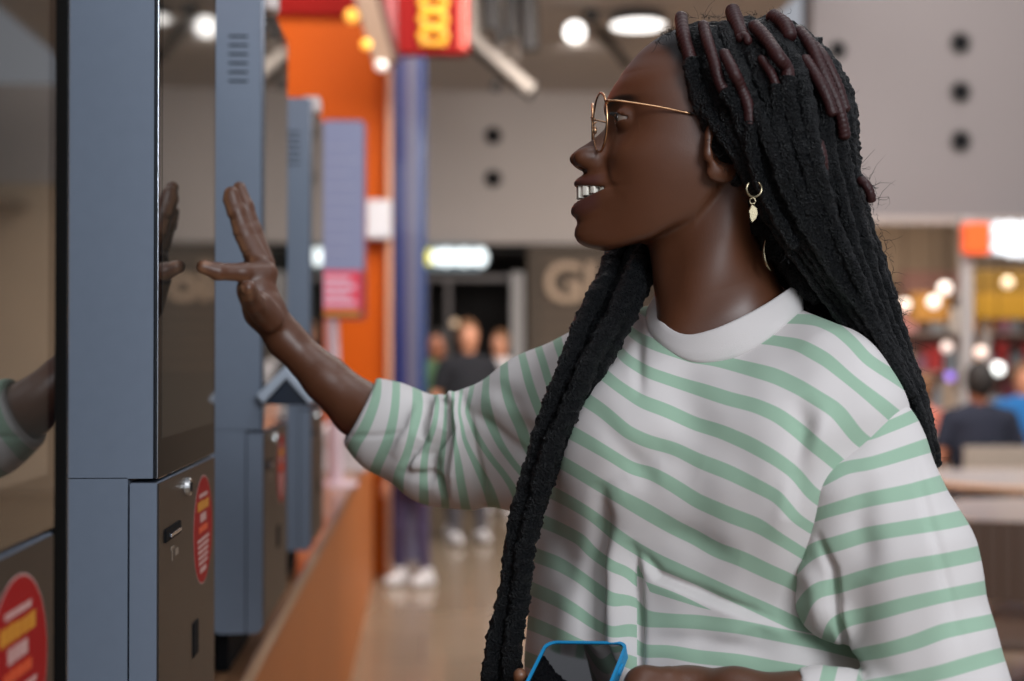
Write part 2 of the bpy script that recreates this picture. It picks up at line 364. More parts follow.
# ---- left forearm and hand, holding the phone
def f_larm(p):
    f = chain(p, [(900, 735, 1.17, 40), (800, 708, 1.185, 33), (735, 697, 1.21, 27), (690, 697, 1.235, 28)], .012)
    palm = chain(p, [(690, 702, 1.235, 30), (640, 722, 1.265, 34), (590, 745, 1.29, 30)], .012)
    palm = smin(palm, chain(p, [(665, 690, 1.225, 23), (645, 688, 1.222, 21), (632, 704, 1.20, 15), (619, 724, 1.175, 13), (600, 736, 1.158, 11.5)], .006), .010)
    f = smin(f, palm, .016)
    for k in range(4):
        dy = k*25; dd = -.018*k; r = [10, 10.5, 10.5, 9.5][k]
        g = [(600, 740+dy, 1.305+dd, r+2), (556, 722+dy, 1.315+dd, r), (526, 700+dy, 1.295+dd, r-1), (520-k*1.5, 675+dy, 1.272+dd, r-3.2)]
        f = smin(f, chain(p, g, .003), .004)
    return f
c0 = q(490, 640, 1.3); c1 = q(930, 860, 1.2)
V3, Q3 = polygonize(f_larm, (c0[0], c1[1], 1.08), (c1[0], c0[1], 1.36), .0018)
N3 = normals(V3, Q3); p3 = to_px(V3)
pl = np.clip((-N3[:, 0]*.2-N3[:, 2]*.6+N3[:, 1]*.3)*1.2, 0, 1)*np.clip((600-p3[:, 0])/30, 0, .6)
addmesh(BODY, V3, Q3, lip=np.zeros(len(V3)), brow=np.zeros(len(V3)), palm=pl)
# ---- neck-to-hip core and legs hidden by the clothes are kept as simple tapering volumes
hipc = q(712, 900, 1.42)
def foot(px, d): return np.array([*(w3(px, 681, d)[:2]), 0])
Fd = c2w(q(0, 0, 1))-c2w(q(0, 0, 0)); 
BV = np.concatenate([x[0] for x in BODY]); BQ = np.concatenate([x[1] for x in BODY])
at = {k: np.concatenate([x[2][k] for x in BODY]) for k in ('lip', 'brow', 'palm')}
arr_mesh('body', c2w(BV), BQ, sk, woman, True, at)

# ---- eyes, teeth
eyem = mat('eye_white', srgb(150, 132, 120), rough=.12, spec=.6, coat=.6); irm = mat('iris', srgb(40, 22, 12), rough=.1, coat=1)
pupm = mat('pupil', (.002, .002, .002), rough=.08, coat=1)
for sgn, nm in ((1, 'left'), (-1, 'right')):
    e = MB().sph(c2w(hp(42.5, 15.8, 31*sgn)), 12.0*S, 32).build('eye', eyem, woman, True)
    g = (HF*1.0+HU*.05+HL*.03*sgn); g /= np.linalg.norm(g)
    p0 = hp(42.5, 15.8, 31*sgn)
    MB().cyl(c2w(p0+g*10.2*S), c2w(p0+g*11.9*S), 7.2*S, 5.6*S, 28).build('iris', irm, e, True)
    MB().cyl(c2w(p0+g*11.5*S), c2w(p0+g*12.15*S), 2.4*S, 2.2*S, 20).build('pupil', pupm, e, True)
toothm = mat('tooth', srgb(244, 236, 222), rough=.4, spec=.4)
teeth = MB()
xs = [(-23.6, 3.2, 7), (-18.2, 3.8, 9.0), (-11.8, 4.1, 10.5), (-4.2, 4.6, 12.5), (4.2, 4.6, 12.5), (11.8, 4.1, 10.5), (18.2, 3.8, 9.0), (23.6, 3.2, 7)]
for cc, hw, hh in xs:
    aa = 87.0-cc*cc*.037; ang = math.atan(-2*.037*cc)
    R = np.array([HF*math.cos(ang)+HL*math.sin(ang), HU, -HF*math.sin(ang)+HL*math.cos(ang)])@RW
    M = Matrix([[*(R.T[i]), 0] for i in range(3)]+[[0, 0, 0, 1]]); ctr = c2w(hp(aa-2.5, -46.0-hh/2+.2*(cc/25)**2, cc))
    teeth.box((-3*S, -(hh/2+1)*S, -(hw+.7)*S), (3*S, (hh/2+1)*S, (hw+.7)*S), .9*S, Matrix.Translation(Vector(ctr))@M, 3)
teeth.build('teeth', toothm, woman, True)
# eyelashes
lash = MB()
for k in range(15):
    cc = 22+k*1.35; base_ = hp(55.6-.035*(cc-31)**2, 19.8-.012*(cc-31)**2, cc); tip = hp(61-.03*(cc-31)**2, 21.5, cc+.15*(cc-31)+1)
    lash.cyl(c2w(base_), c2w(tip), .35*S, .08*S, 5)
lash.build('eyelashes', mat('lash', (.004, .004, .004), rough=.6), woman)

# ---- glasses
gold = mat('gold_wire', srgb(214, 168, 128), rough=.25, metal=1); glassm = mat('lens_glass', (1, 1, 1), rough=.0, trans=1, ior=1.12, spec=.5)
tipm = mat('temple_tip', srgb(30, 22, 18), rough=.3)
gl = bpy.data.objects.new('eyeglasses', None); C.objects.link(gl); gl.parent = woman; gl.location = Vector(c2w(hp(70, 15, 0)))-woman.location
rims = MB()
for sgn in (1, -1):
    wr = math.radians(7.0)*sgn
    def lp(t, rr=1.0, off=0): 
        cc = 27*rr*math.cos(t); bb_ = 28.5*rr*math.sin(t)
        x = cc*math.cos(wr); return hp(69+off-cc*math.sin(wr), 12+bb_, 31.5*sgn+x)
    ring = [c2w(lp(t)) for t in np.linspace(0, 2*math.pi, 56, endpoint=False)]
    rims.tube(ring, 1.25*S, 8, True)
    ln = bmesh.new(); vs = [ln.verts.new(c2w(lp(t, .985))) for t in np.linspace(0, 2*math.pi, 48, endpoint=False)]; f_ = ln.faces.new(vs)
    r = bmesh.ops.extrude_face_region(ln, geom=[f_]); bmesh.ops.translate(ln, verts=[g for g in r['geom'] if isinstance(g, bmesh.types.BMVert)], vec=Vector((HF@RW)*1.2*S))
    bmesh.ops.recalc_face_normals(ln, faces=ln.faces[:]); me = bpy.data.meshes.new('lens'); ln.to_mesh(me); ln.free(); link_mesh('lens', me, glassm, gl)
    s0 = 1 if sgn > 0 else -1
    hinge = [hp(64.5, 27, 55.5*s0), hp(66.5, 28.5, 58*s0), hp(61, 28.5, 61.5*s0), hp(50, 27, 65*s0), hp(20, 21.5, 71.5*s0), hp(-12, 14.5, 76*s0)]
    tm = MB().tube(c2w(spline(hinge, 30)), [1.3*S]*10+[1.0*S]*20, 8).build('temple', gold, gl, True)
    MB().tube(c2w(spline([hp(-14, 27.1, 75.4*s0), hp(-40, 23, 76.5*s0), hp(-58, 14, 76.5*s0)], 12)), 1.5*S, 8).build('temple_tip', tipm, tm, True) if False else None
    tt = MB().tube(c2w(spline([hp(-11, 14.8, 75.9*s0), hp(-34, 10, 78.5*s0), hp(-52, -4, 79*s0)], 12)), 1.5*S, 8).build('temple_tip', tipm, gl, True); tt['label'] = 'dark temple tip'
    MB().tube(c2w(spline([hp(69, 16, 8*s0), hp(73.0, 13, 6.5*s0), hp(71, 9, 6.5*s0)], 8)), .7*S, 6).sph(c2w(hp(70.5, 8, 7.0*s0)), (2.2*S, 2.2*S, 4*S), 12).build('nose_pad', gold, gl, True)
rims.tube(c2w(spline([hp(70.5, 19, 6), hp(74, 22, 0), hp(70.5, 19, -6)], 12)), 1.1*S, 8)
rims.build('rims', gold, gl, True)

# ================================================================ sweatshirt
shm = mat('sweatshirt_knit', srgb(205, 200, 205), rough=.92, spec=.15, bump=.35, bscale=1300, bdist=.0006, sheen=.15)
def stripe_nodes(m, green=srgb(152, 180, 158), white=srgb(208, 202, 200)):
    nt = m.node_tree; b = nt.nodes['Principled BSDF']
    A = nt.nodes.new('ShaderNodeAttribute'); A.attribute_name = 'stripe'
    def M(op, x, y=None):
        n = nt.nodes.new('ShaderNodeMath'); n.operation = op
        for i, v in enumerate((x, y)):
            if v is None: continue
            if isinstance(v, (int, float)): n.inputs[i].default_value = v
            else: nt.links.new(v, n.inputs[i])
        return n.outputs[0]
    B_ = nt.nodes.new('ShaderNodeAttribute'); B_.attribute_name = 'stripe_low'; G_ = nt.nodes.new('ShaderNodeAttribute'); G_.attribute_name = 'fold'
    s_ = M('ADD', A.outputs['Fac'], M('MULTIPLY', M('SUBTRACT', B_.outputs['Fac'], A.outputs['Fac']), M('GREATER_THAN', G_.outputs['Fac'], 0.0)))
    fr = M('FRACT', M('ADD', s_, 100.5)); d = M('ABSOLUTE', M('SUBTRACT', fr, .5))
    mr = nt.nodes.new('ShaderNodeMapRange'); nt.links.new(d, mr.inputs['Value']); mr.inputs['From Min'].default_value = .215; mr.inputs['From Max'].default_value = .195; mr.clamp = True
    on = nt.nodes.new('ShaderNodeAttribute'); on.attribute_name = 'plain'
    k = M('MULTIPLY', mr.outputs[0], M('SUBTRACT', 1.0, on.outputs['Fac']))
    mx = nt.nodes.new('ShaderNodeMix'); mx.data_type = 'RGBA'; mx.inputs[6].default_value = white; mx.inputs[7].default_value = green
    nt.links.new(k, mx.inputs[0]); nt.links.new(mx.outputs[2], b.inputs['Base Color'])
stripe_nodes(shm)
TOR = {0: [(778,319),(797,319),(817,320),(837,329),(852,342),(866,358)],
 1: [(735,337),(768,339),(798,344),(827,360),(852,381),(885,407)],
 2: [(625,327),(637,337),(655,345),(692,357),(715,360),(739,366),(774,376),(800,388),(818,399),(837,410),(856,436)],
 3: [(614,344),(625,358),(647,372),(676,382),(705,391),(729,399),(755,405),(778,415),(798,430),(812,443),(836,461)],
 4: [(598,370),(618,386),(641,401),(666,410),(695,424),(720,431),(749,444),(774,458),(794,472),(809,491)],
 5: [(582,397),(602,410),(627,432),(648,442),(676,449),(697,460),(729,472),(759,487),(778,497),(796,518)],
 6: [(566,430),(588,442),(609,454),(633,469),(652,473),(676,487),(697,501),(729,515),(759,526),(778,538),(790,545)],
 7: [(553,457),(578,472),(598,484),(617,495),(646,511),(676,528),(697,538),(716,550),(740,558),(769,572),(789,580)],
 8: [(543,488),(568,501),(588,513),(605,526),(617,536),(635,548),(659,562),(698,579),(730,594),(759,607),(789,621)],
 9: [(535,518),(559,528),(582,540),(591,552),(613,567),(629,572),(639,584),(650,592),(665,597),(698,606)],
 10: [(532,554),(559,564),(579,576),(595,588),(611,600),(631,600),(640,620),(668,621),(698,622),(740,627),(779,635),(819,643),(849,651)],
 11: [(530,588),(559,601),(579,613),(594,624),(611,633),(631,630),(641,651),(668,651),(698,657),(740,661),(779,668)],
 12: [(530,623),(559,635),(575,643),(631,662),(641,682),(700,690),(779,700)], 13: [(526,659),(559,672),(600,690)]}
NSL = {0: [(871,434),(888,427),(903,421),(918,414)],
 1: [(822,480),(845,467),(867,464),(888,458),(910,451),(929,445)],
 2: [(800,521),(824,512),(846,506),(867,500),(888,496),(910,492),(940,484)],
 3: [(795,568),(803,558),(815,549),(835,544),(867,534),(899,529),(931,524),(953,520)],
 4: [(797,621),(805,601),(815,590),(836,587),(864,578),(903,568),(939,562),(969,556)],
 5: [(827,645),(832,628),(844,619),(874,613),(903,605),(943,596),(983,588)],
 6: [(838,662),(854,656),(883,651),(913,643),(943,631),(992,621)],
 7: [(893,682),(943,672),(973,663),(1008,653)]}
FSL = {1: [(377,378),(378,392),(373,408),(365,428),(353,446)],
 2: [(396,388),(395,410),(391,430),(386,447),(379,462)],
 3: [(417,402),(415,422),(410,445),(405,460),(399,472)],
 4: [(438,402),(435,425),(426,447),(424,467),(424,487)],
 5: [(443,447),(440,467),(441,482),(445,497)],
 6: [(453,418),(454,435),(458,460),(461,485),(466,512)],
 7: [(461,420),(464,440),(475,462),(487,485),(497,515)],
 8: [(466,412),(478,438),(490,457),(505,475),(513,488)],
 9: [(485,396),(490,422),(500,445),(515,466)],
 10: [(504,380),(510,405),(522,428)],
 11: [(524,362),(530,385),(537,405)], 12: [(538,347),(543,362),(548,380)], 13: [(556,330),(558,345),(563,357)], 14: [(575,318),(578,328)]}
def mk_tps(T, step=9, lam=2e-3):
    X = []; Y = []
    for k, L in T.items():
        L = np.array(L, float); seg = np.hypot(*np.diff(L, axis=0).T); s = np.concatenate([[0], np.cumsum(seg)])
        for t in np.linspace(0, s[-1], max(2, int(s[-1]/step))): X.append((np.interp(t, s, L[:, 0]), np.interp(t, s, L[:, 1]))); Y.append(k)
    return TPS(X, np.array(Y, float), lam)
T_near, T_far = mk_tps(NSL), mk_tps(FSL, 8, 6e-3)
UP = {k: [t for t in L if not (k == 9 and t[0] > 645) and not (k >= 10 and t[0] > 633)] for k, L in TOR.items()}; UP = {k: L for k, L in UP.items() if len(L) > 1}
T_up = mk_tps(UP); T_low = mk_tps({10: [(611, 600), (631, 604), (640, 620), (668, 621), (698, 622), (740, 627), (779, 635), (819, 643), (849, 651)], 11: [(611, 633), (631, 640), (641, 651), (668, 651), (698, 657), (740, 661), (779, 668), (830, 676)], 12: [(641, 682), (700, 690), (779, 700)]})
def T_tor(P):            # the cloth is folded over along a line under the chest
    ln = np.interp(P[:, 0], [636, 650, 698, 760, 789, 860], [560, 592, 607, 622, 629, 643]); low = (P[:, 0] > 637) & (P[:, 1] > ln)
    return T_up(P)
def fold_side(P):        # signed distance from the fold, positive below it
    ln = np.interp(P[:, 0], [636, 650, 698, 760, 789, 860], [560, 592, 607, 622, 629, 643]); return np.minimum(P[:, 0]-637, P[:, 1]-ln)
Lx = np.array([.69, 0, -.724]); Fx = np.array([-.724, 0, -.69]); RB = np.array([Lx, [0, 1, 0], Fx])    # torso axes: her left, up, chest
def f_torso(p):
    f = ell(p, q(713, 525, 1.425), (.185, .205, .130), RB)
    f = smin(f, ell(p, q(712, 690, 1.43), (.207, .32, .17), RB), .05)
    f = smin(f, rc(p, q(640, 368, 1.49), q(842, 420, 1.275), .052, .060), .045)
    f = smin(f, rc(p, q(715, 380, 1.385), q(715, 450, 1.40), .075, .10), .05)
    f = smin(f, rc(p, q(765, 338, 1.37), q(828, 374, 1.30), .036, .046), .03)
    f = smin(f, rc(p, q(690, 345, 1.43), q(625, 352, 1.50), .038, .040), .03)
    f = smin(f, ell(p, q(640, 455, 1.35), (.085, .085, .07), RB), .05)
    f = smin(f, ell(p, q(765, 480, 1.275), (.070, .085, .055), RB), .05)
    f = smax(f, -(smin(rc(p, q(705, 250, 1.378), q(735, 352, 1.385), .066, .072), ell(p, q(712, 308, 1.345), (.06, .03, .045)), .02)), .008)   # neck opening
    f = smax(f, q(0, 905, 1.42)[1]-p[:, 1], .01)
    return f
CR_T = [([(598, 480), (601, 520), (597, 560), (594, 620), (590, 720)], 9, -.011, .0), ([(632, 540), (636, 580), (637, 620), (638, 720)], 5.5, -.009, .0),
        ([(614, 530), (617, 590), (616, 720)], 10, .009, 0), ([(575, 560), (570, 640), (565, 700)], 18, .006, 0),
        ([(636, 548), (660, 575), (720, 600), (790, 626)], 5, -.005, .003), ([(590, 400), (615, 440), (645, 478), (620, 492)], 12, -.003, 0),
        ([(700, 470), (660, 455), (620, 470), (600, 500)], 16, -.004, 0), ([(797, 395), (805, 430), (800, 470), (790, 520)], 11, -.006, 0),
        ([(830, 400), (815, 440), (790, 490), (775, 540)], 10, .004, 0), ([(635, 300), (637, 330), (638, 365), (640, 400)], 6, -.004, 0),
        ([(700, 650), (760, 620), (800, 640)], 10, .003, 0), ([(640, 640), (700, 640), (780, 655)], 9, -.003, 0), ([(545, 470), (560, 540), (575, 600)], 12, -.003, 0),
        ([(665, 360), (690, 420), (760, 480)], 22, -.003, 0), ([(740, 560), (700, 545), (650, 520)], 13, -.003, 0)]
def shirt_mesh(f, lo, hi, h, creases, tps):
    V, Q = polygonize(f, lo, hi, h); N = normals(V, Q); P = to_px(V)
    front = np.clip((-(N*(V/np.linalg.norm(V, axis=1)[:, None])).sum(1)+.15)*2, 0, 1); dd = np.zeros(len(V))
    for L, w, am, st in creases: dd += 1.35*crease(P, L, w, am, st)
    wob = .0012*np.sin(P[:, 0]*.09+P[:, 1]*.05)*np.sin(P[:, 1]*.06-P[:, 0]*.03)
    V = V+N*((dd+wob)*front)[:, None]
    # relax a little so the folds are soft
    P = to_px(V); return V, Q, N, P, tps(P)
def q_box(px0, py0, px1, py1, d0, d1, pad=.02):
    pts = np.array([q(x, y, d) for x in (px0, px1) for y in (py0, py1) for d in (d0, d1)])
    lo = pts.min(0)-pad; hi = pts.max(0)+pad; lo[2] = d0; hi[2] = d1; return lo, hi
lo, hi = q_box(500, 280, 900, 900, 1.12, 1.66, .03)
V, Q, N, P, st = shirt_mesh(f_torso, lo, hi, .0028, CR_T, T_tor)
sweater = arr_mesh('sweatshirt', c2w(V), Q, shm, woman, True, {'stripe': st, 'plain': np.zeros(len(V)), 'stripe_low': T_low(P), 'fold': fold_side(P)}); 
def f_near(p):
    f = rc(p, q(868, 438, 1.262), q(905, 560, 1.225), 50*1.25/FPX, 66*1.225/FPX); f = smin(f, rc(p, q(905, 560, 1.225), q(948, 730, 1.19), 66*1.22/FPX, 72*1.19/FPX), .02)
    f = smin(f, rc(p, q(856, 498, 1.236), q(838, 600, 1.238), 50*1.235/FPX, 42*1.245/FPX), .018)
    f = smin(f, rc(p, q(950, 745, 1.18), q(820, 712, 1.185), 66*1.18/FPX, 46*1.185/FPX), .010)
    f = smin(f, rc(p, q(850, 415, 1.29), q(868, 450, 1.27), 40*1.27/FPX, 48*1.27/FPX), .02)
    f = smax(f, -(rc(p, q(800, 708, 1.185), q(700, 690, 1.22), 34*1.185/FPX, 34*1.2/FPX)), .004)
    return f
CR_N = [([(815, 530), (832, 570), (838, 620), (850, 655), (872, 684)], 4.5, -.008, 0), ([(908, 430), (925, 500), (945, 570), (965, 660)], 5, -.0022, 0), ([(800, 560), (815, 590), (822, 640)], 10, .004, 0),
        ([(840, 600), (846, 640), (862, 672)], 10, .004, 0), ([(870, 470), (860, 520), (870, 580)], 14, -.003, 0), ([(780, 664), (790, 668), (800, 690)], 4, -.003, 0)]
lo, hi = q_box(770, 360, 1060, 830, 1.08, 1.42, .02)
V, Q, N, P, st = shirt_mesh(f_near, lo, hi, .0026, CR_N, T_near)
low = (P[:, 1] > 657) & (P[:, 0] < 872+(P[:, 1]-681)*.5)            # forearm of the sleeve: stripes run round it
st = np.where(low & (P[:, 1] > 658) & (P[:, 0] < 850+(P[:, 1]-640)*.35), (P[:, 0]+.25*P[:, 1])/37.0+.05, st)
sl = arr_mesh('sleeve', c2w(V), Q, shm, sweater, True, {'stripe': st, 'plain': np.zeros(len(V))})
def f_far(p):
    f = chain(p, [(610, 362, 1.50, 46), (540, 405, 1.54, 50), (470, 450, 1.595, 55), (440, 452, 1.615, 50), (393, 430, 1.635, 43), (360, 409, 1.655, 36)], .02)
    f = smin(f, rc(p, q(520, 470, 1.55), q(640, 470, 1.47), .045, .06), .03)
    f = smax(f, -rc(p, q(372, 419, 1.645), q(300, 356, 1.73), 31*1.64/FPX, 27*1.73/FPX), .003)
    nrm = np.array([-.85, .45, -.13]); nrm /= np.linalg.norm(nrm); cuf = (p-q(363, 408, 1.615))@nrm
    return smax(f, cuf, .004)
CR_F = [([(450, 385), (446, 430), (428, 455), (428, 490)], 5, -.013, 0), ([(452, 385), (462, 430), (455, 470), (452, 505)], 6, .008, 0), ([(458, 385), (470, 440), (478, 480), (484, 515)], 5.5, -.009, 0), ([(440, 385), (437, 420), (415, 455), (410, 480)], 5, .006, 0),
        ([(428, 395), (423, 440), (402, 470)], 6, -.010, 0), ([(500, 380), (520, 420), (560, 470)], 10, -.006, 0), ([(420, 400), (412, 430), (392, 458)], 6, .004, 0), ([(458, 404), (490, 425), (520, 450), (545, 470)], 6, -.004, 0),
        ([(345, 436), (375, 436), (405, 432)], 2.5, -.002, 0), ([(395, 470), (420, 476), (438, 482), (445, 500)], 5, -.006, 0), ([(448, 396), (453, 404)], 7, .008, 0), ([(470, 395), (510, 410), (560, 440)], 12, .003, 0),
        ([(438, 452), (436, 475), (447, 498)], 4, -.004, 0)]
lo, hi = q_box(325, 300, 640, 550, 1.40, 1.74, .02)
V, Q, N, P, st = shirt_mesh(f_far, lo, hi, .0025, CR_F, T_far)
arr_mesh('sleeve', c2w(V), Q, shm, sweater, True, {'stripe': st, 'plain': np.zeros(len(V))})
# ribbed collar: a closed band between an inner and an outer loop
inn = np.array([q(*t) for t in [(660, 300, 1.40), (663, 320, 1.352), (674, 331, 1.328), (690, 335.5, 1.312), (712, 330.5, 1.302), (735, 321, 1.300), (760, 308, 1.308), (782, 294, 1.325), (797, 282, 1.355), (795, 274, 1.395), (775, 268, 1.44), (740, 268, 1.46), (700, 272, 1.455), (668, 282, 1.435)]])
out = np.array([q(*t) for t in [(642, 305, 1.425), (646, 330, 1.368), (662, 347, 1.325), (687, 357.5, 1.302), (712, 352, 1.288), (738, 341, 1.283), (768, 325, 1.288), (792, 309, 1.305), (812, 297, 1.34), (812, 288, 1.39), (785, 280, 1.46), (740, 276, 1.49), (690, 282, 1.485), (652, 292, 1.46)]])
n_ = len(inn); cl = lambda A: spline(np.vstack([A[-2:], A, A[:3]]), (n_+4)*8+1)[16:16+n_*8]
I_, O_ = cl(inn), cl(out); m_ = len(I_); sec = []

for _ in range(6):
    v = f_torso(O_); g_ = np.stack([f_torso(O_+np.eye(3)[i]*.0005)-v for i in range(3)], 1)/.0005; O_ = O_-np.clip(v, -.01, .01)[:, None]*g_/np.maximum((g_*g_).sum(1), .3)[:, None]*.8
O_ = np.stack([np.convolve(np.concatenate([O_[-6:, i], O_[:, i], O_[:6, i]]), np.ones(13)/13, 'valid') for i in range(3)], 1)
cen = q(728, 310, 1.38); upv = np.array([-.12, .95, -.28]); upv /= np.linalg.norm(upv)
for t, o in [(0, .0), (.02, .0024), (.1, .0034), (.35, .0042), (.7, .0040), (.95, .0030), (1.0, .0010), (1.03, -.006), (.5, -.005), (.05, -.003)]:
    base_ = I_*(1-t)+O_*t; nn = (base_-cen); nn /= np.linalg.norm(nn, axis=1)[:, None]; nn = nn*.5+upv*.75; sec.append(base_+nn*o)
Vc = np.concatenate(sec); ns = len(sec); Fc = [(i*m_+j, i*m_+(j+1) % m_, ((i+1) % ns)*m_+(j+1) % m_, ((i+1) % ns)*m_+j) for i in range(ns) for j in range(m_)]
arr_mesh('collar', c2w(Vc), [f[::-1] for f in Fc], shm, sweater, True, {'stripe': np.zeros(len(Vc))+.5, 'plain': np.ones(len(Vc))})

# ---- trousers and shoes (below the frame, they carry her to the floor)
wb = lambda v: np.array([v@rt, v@up, v@fw])
def ground(px, d, z): v = w3(px, 681, d); v[2] = z; return wb(v-CAM)
def f_leg(p):
    f = ell(p, ground(712, 1.43, .93), (.165, .15, .115), RB)
    for sx in (-1, 1):
        h_ = ground(712, 1.43, .86)+Lx*.085*sx; k_ = ground(712, 1.43, .50)+Lx*.10*sx+Fx*.03; a_ = ground(712, 1.43, .10)+Lx*.11*sx
        f = smin(f, smin(rc(p, h_, k_, .088, .062), rc(p, k_, a_, .062, .05), .02), .02)
    return f
g0 = ground(712, 1.43, .03); g1 = ground(712, 1.43, 1.08)
V, Q = polygonize(f_leg, (g0[0]-.3, g0[1], 1.1), (g0[0]+.3, g1[1], 1.75), .008)
arr_mesh('jeans', c2w(V), Q, mat('denim', srgb(52, 60, 80), rough=.9, noise=.2, nscale=120), woman, True)
for sx in (-1, 1):
    b0 = ground(712, 1.43, .045)+Lx*.11*sx
    V, Q = polygonize(lambda p: smax(smin(rc(p, b0-Fx*.05, b0+Fx*.15, .045, .040), rc(p, b0-Fx*.03+np.array([0, .05, 0]), b0+Fx*.01, .045, .045), .02), (b0[1]-.045)-p[:, 1], .003), b0-np.array([.28, .05, .28]), b0+np.array([.28, .14, .28]), .006)
    arr_mesh('shoe', c2w(V), Q, mat('white_shoe', srgb(215, 212, 208), rough=.6), woman, True)
# ================================================================ hair
hm = mat('dreadlock_hair', (.0016, .0022, .0032), rough=.36, spec=.34, bump=1.0, bscale=480, bdist=.006)
wrapm = mat('maroon_thread_wrap', srgb(50, 22, 22), rough=.45, spec=.35, bump=.6, bscale=500, bdist=.001, noise=.3, nscale=90)
fuzzm = mat('fine_hair', (.006, .006, .007), rough=.6)
def f_cap(p):
    a, b, c = habc(p); P = np.stack([a, b, c], 1)
    f = ell(P, np.array([-50, 24, 0.]), (96, 93, 78)); cut = (a-6-(-(105-b)*.60))*.8           # leave the face free
    f = smax(f, cut, 6); f = smax(f, (-62-b)*.7, 10)
    f = smax(f, -ell(P, np.array([-40, -14, 92.]), (36, 40, 26)), 4); f = smax(f, -ell(P, np.array([-40, -14, -92.]), (36, 40, 26)), 4)
    return f*S
V, Q = polygonize(f_cap, (HC[0]-.06, HC[1]-.09, HC[2]-.1), (HC[0]+.18, HC[1]+.14, HC[2]+.1), .0026)
N = normals(V, Q); ph = rng.uniform(0, 9, 6); V = V+N*(.0012*np.sin(V[:, 0]*900+ph[0])*np.sin(V[:, 1]*1000+ph[1])*np.sin(V[:, 2]*950))[:, None]
hair = arr_mesh('hair', c2w(V), Q, hm, woman, True)
def dread(path, r, n=None, wrap=False, seed=0, mat_=None, taper=.75):
    path = np.array([q(*t[:3]) for t in path]); L = np.linalg.norm(np.diff(path, axis=0), axis=1).sum()
    n = int(L/.0019)+6; P = spline(path, n); g = np.random.default_rng(seed)
    P += .0008*np.stack([np.sin(np.linspace(0, L*60, n)+g.uniform(0, 6)) for _ in range(3)], 1)
    R = np.linspace(1, taper, n)*r*S; R[:2] *= [.5, .85]; R[-2:] *= [.8, .3]
    p1, p2, p3 = g.uniform(0, 6, 3)
    if wrap: dfn = lambda i, t: 1+.075*np.sin(i*2.1+t)+.04*np.sin(i*.33+p1)
    else: dfn = lambda i, t: 1+.09*np.sin(i*.7+t*2+p1)+.07*np.sin(i*.29-t*3+p2)+.06*np.sin(i*1.5+t*5+p3)+.09*g.uniform(-1, 1, (n, 14))
    Vd, Fd_ = tube_arr(P, R, 14, False, dfn)
    o = arr_mesh('dreadlock', c2w(Vd), Fd_, wrapm if wrap else hm, hair, True)
    if wrap: o['label'] = 'maroon thread wrapped dreadlock'
    return P
# the visible fall on the near side: paths from the hairline (inner) to the back of the crown (outer)
def lerp(a, b, t): return [tuple(np.array(x)*(1-t)+np.array(y)*t) for x, y in zip(a, b)]
K = [  # each path: (px, py, depth)
 [(684, 30, 1.34), (696, 72, 1.305), (711, 112, 1.285), (735, 150, 1.278), (763, 200, 1.285), (795, 252, 1.295), (829, 300, 1.305), (866, 346, 1.30), (900, 390, 1.285), (926, 440, 1.28)],
 [(706, 30, 1.33), (721, 72, 1.288), (740, 116, 1.270), (762, 165, 1.268), (784, 216, 1.276), (818, 262, 1.285), (850, 303, 1.295), (880, 346, 1.290), (908, 392, 1.280), (928, 436, 1.275)],
 [(730, 26, 1.33), (748, 66, 1.284), (765, 112, 1.264), (782, 165, 1.252), (806, 222, 1.268), (834, 268, 1.28), (862, 312, 1.285), (888, 350, 1.283), (914, 400, 1.28), (930, 448, 1.28)],
 [(762, 24, 1.34), (784, 62, 1.288), (800, 110, 1.266), (812, 165, 1.252), (828, 220, 1.268), (850, 272, 1.28), (872, 318, 1.288), (896, 362, 1.288), (918, 408, 1.285), (933, 456, 1.285)],
 [(786, 28, 1.35), (814, 62, 1.302), (830, 106, 1.282), (838, 160, 1.278), (850, 216, 1.284), (868, 272, 1.29), (886, 322, 1.296), (906, 368, 1.298), (923, 414, 1.295), (935, 462, 1.292)],
 [(800, 36, 1.37), (832, 72, 1.335), (846, 112, 1.32), (850, 160, 1.32), (861, 214, 1.32), (878, 268, 1.325), (895, 320, 1.325), (912, 370, 1.32), (927, 420, 1.315), (936, 468, 1.31)]]
g = np.random.default_rng(3)
def at_t(t):
    x = t*(len(K)-1); i = min(int(x), len(K)-2); return lerp(K[i], K[i+1], x-i)
wraps_at = {}
for lay, (cnt, dz, rr) in enumerate([(10, -.002, 8.8), (10, .010, 10), (11, .028, 12)]):
    for k in range(cnt):
        t = (k+.5*(lay % 2))/(cnt-1+.5*(lay % 2)) if cnt > 1 else 0; t = min(1, t)
        path = at_t(t); jx = g.uniform(-3, 3); jy = g.uniform(-3, 3); jd = g.uniform(-.006, .005)
        path = [(x+jx*min(1, i/3)+(g.uniform(-2.5, 2.5) if i > 2 else 0), y+jy*min(1, i/2), d+dz+jd*min(1, i/2)) for i, (x, y, d) in enumerate(path)]
        if g.uniform() < .55 or t < .2:
            cutn = g.integers(0, 3); path = path[:len(path)-cutn] if (lay > 0 or cutn < 2) else path
        dread(path, rr*g.uniform(.86, 1.08), seed=lay*40+k, taper=.5)
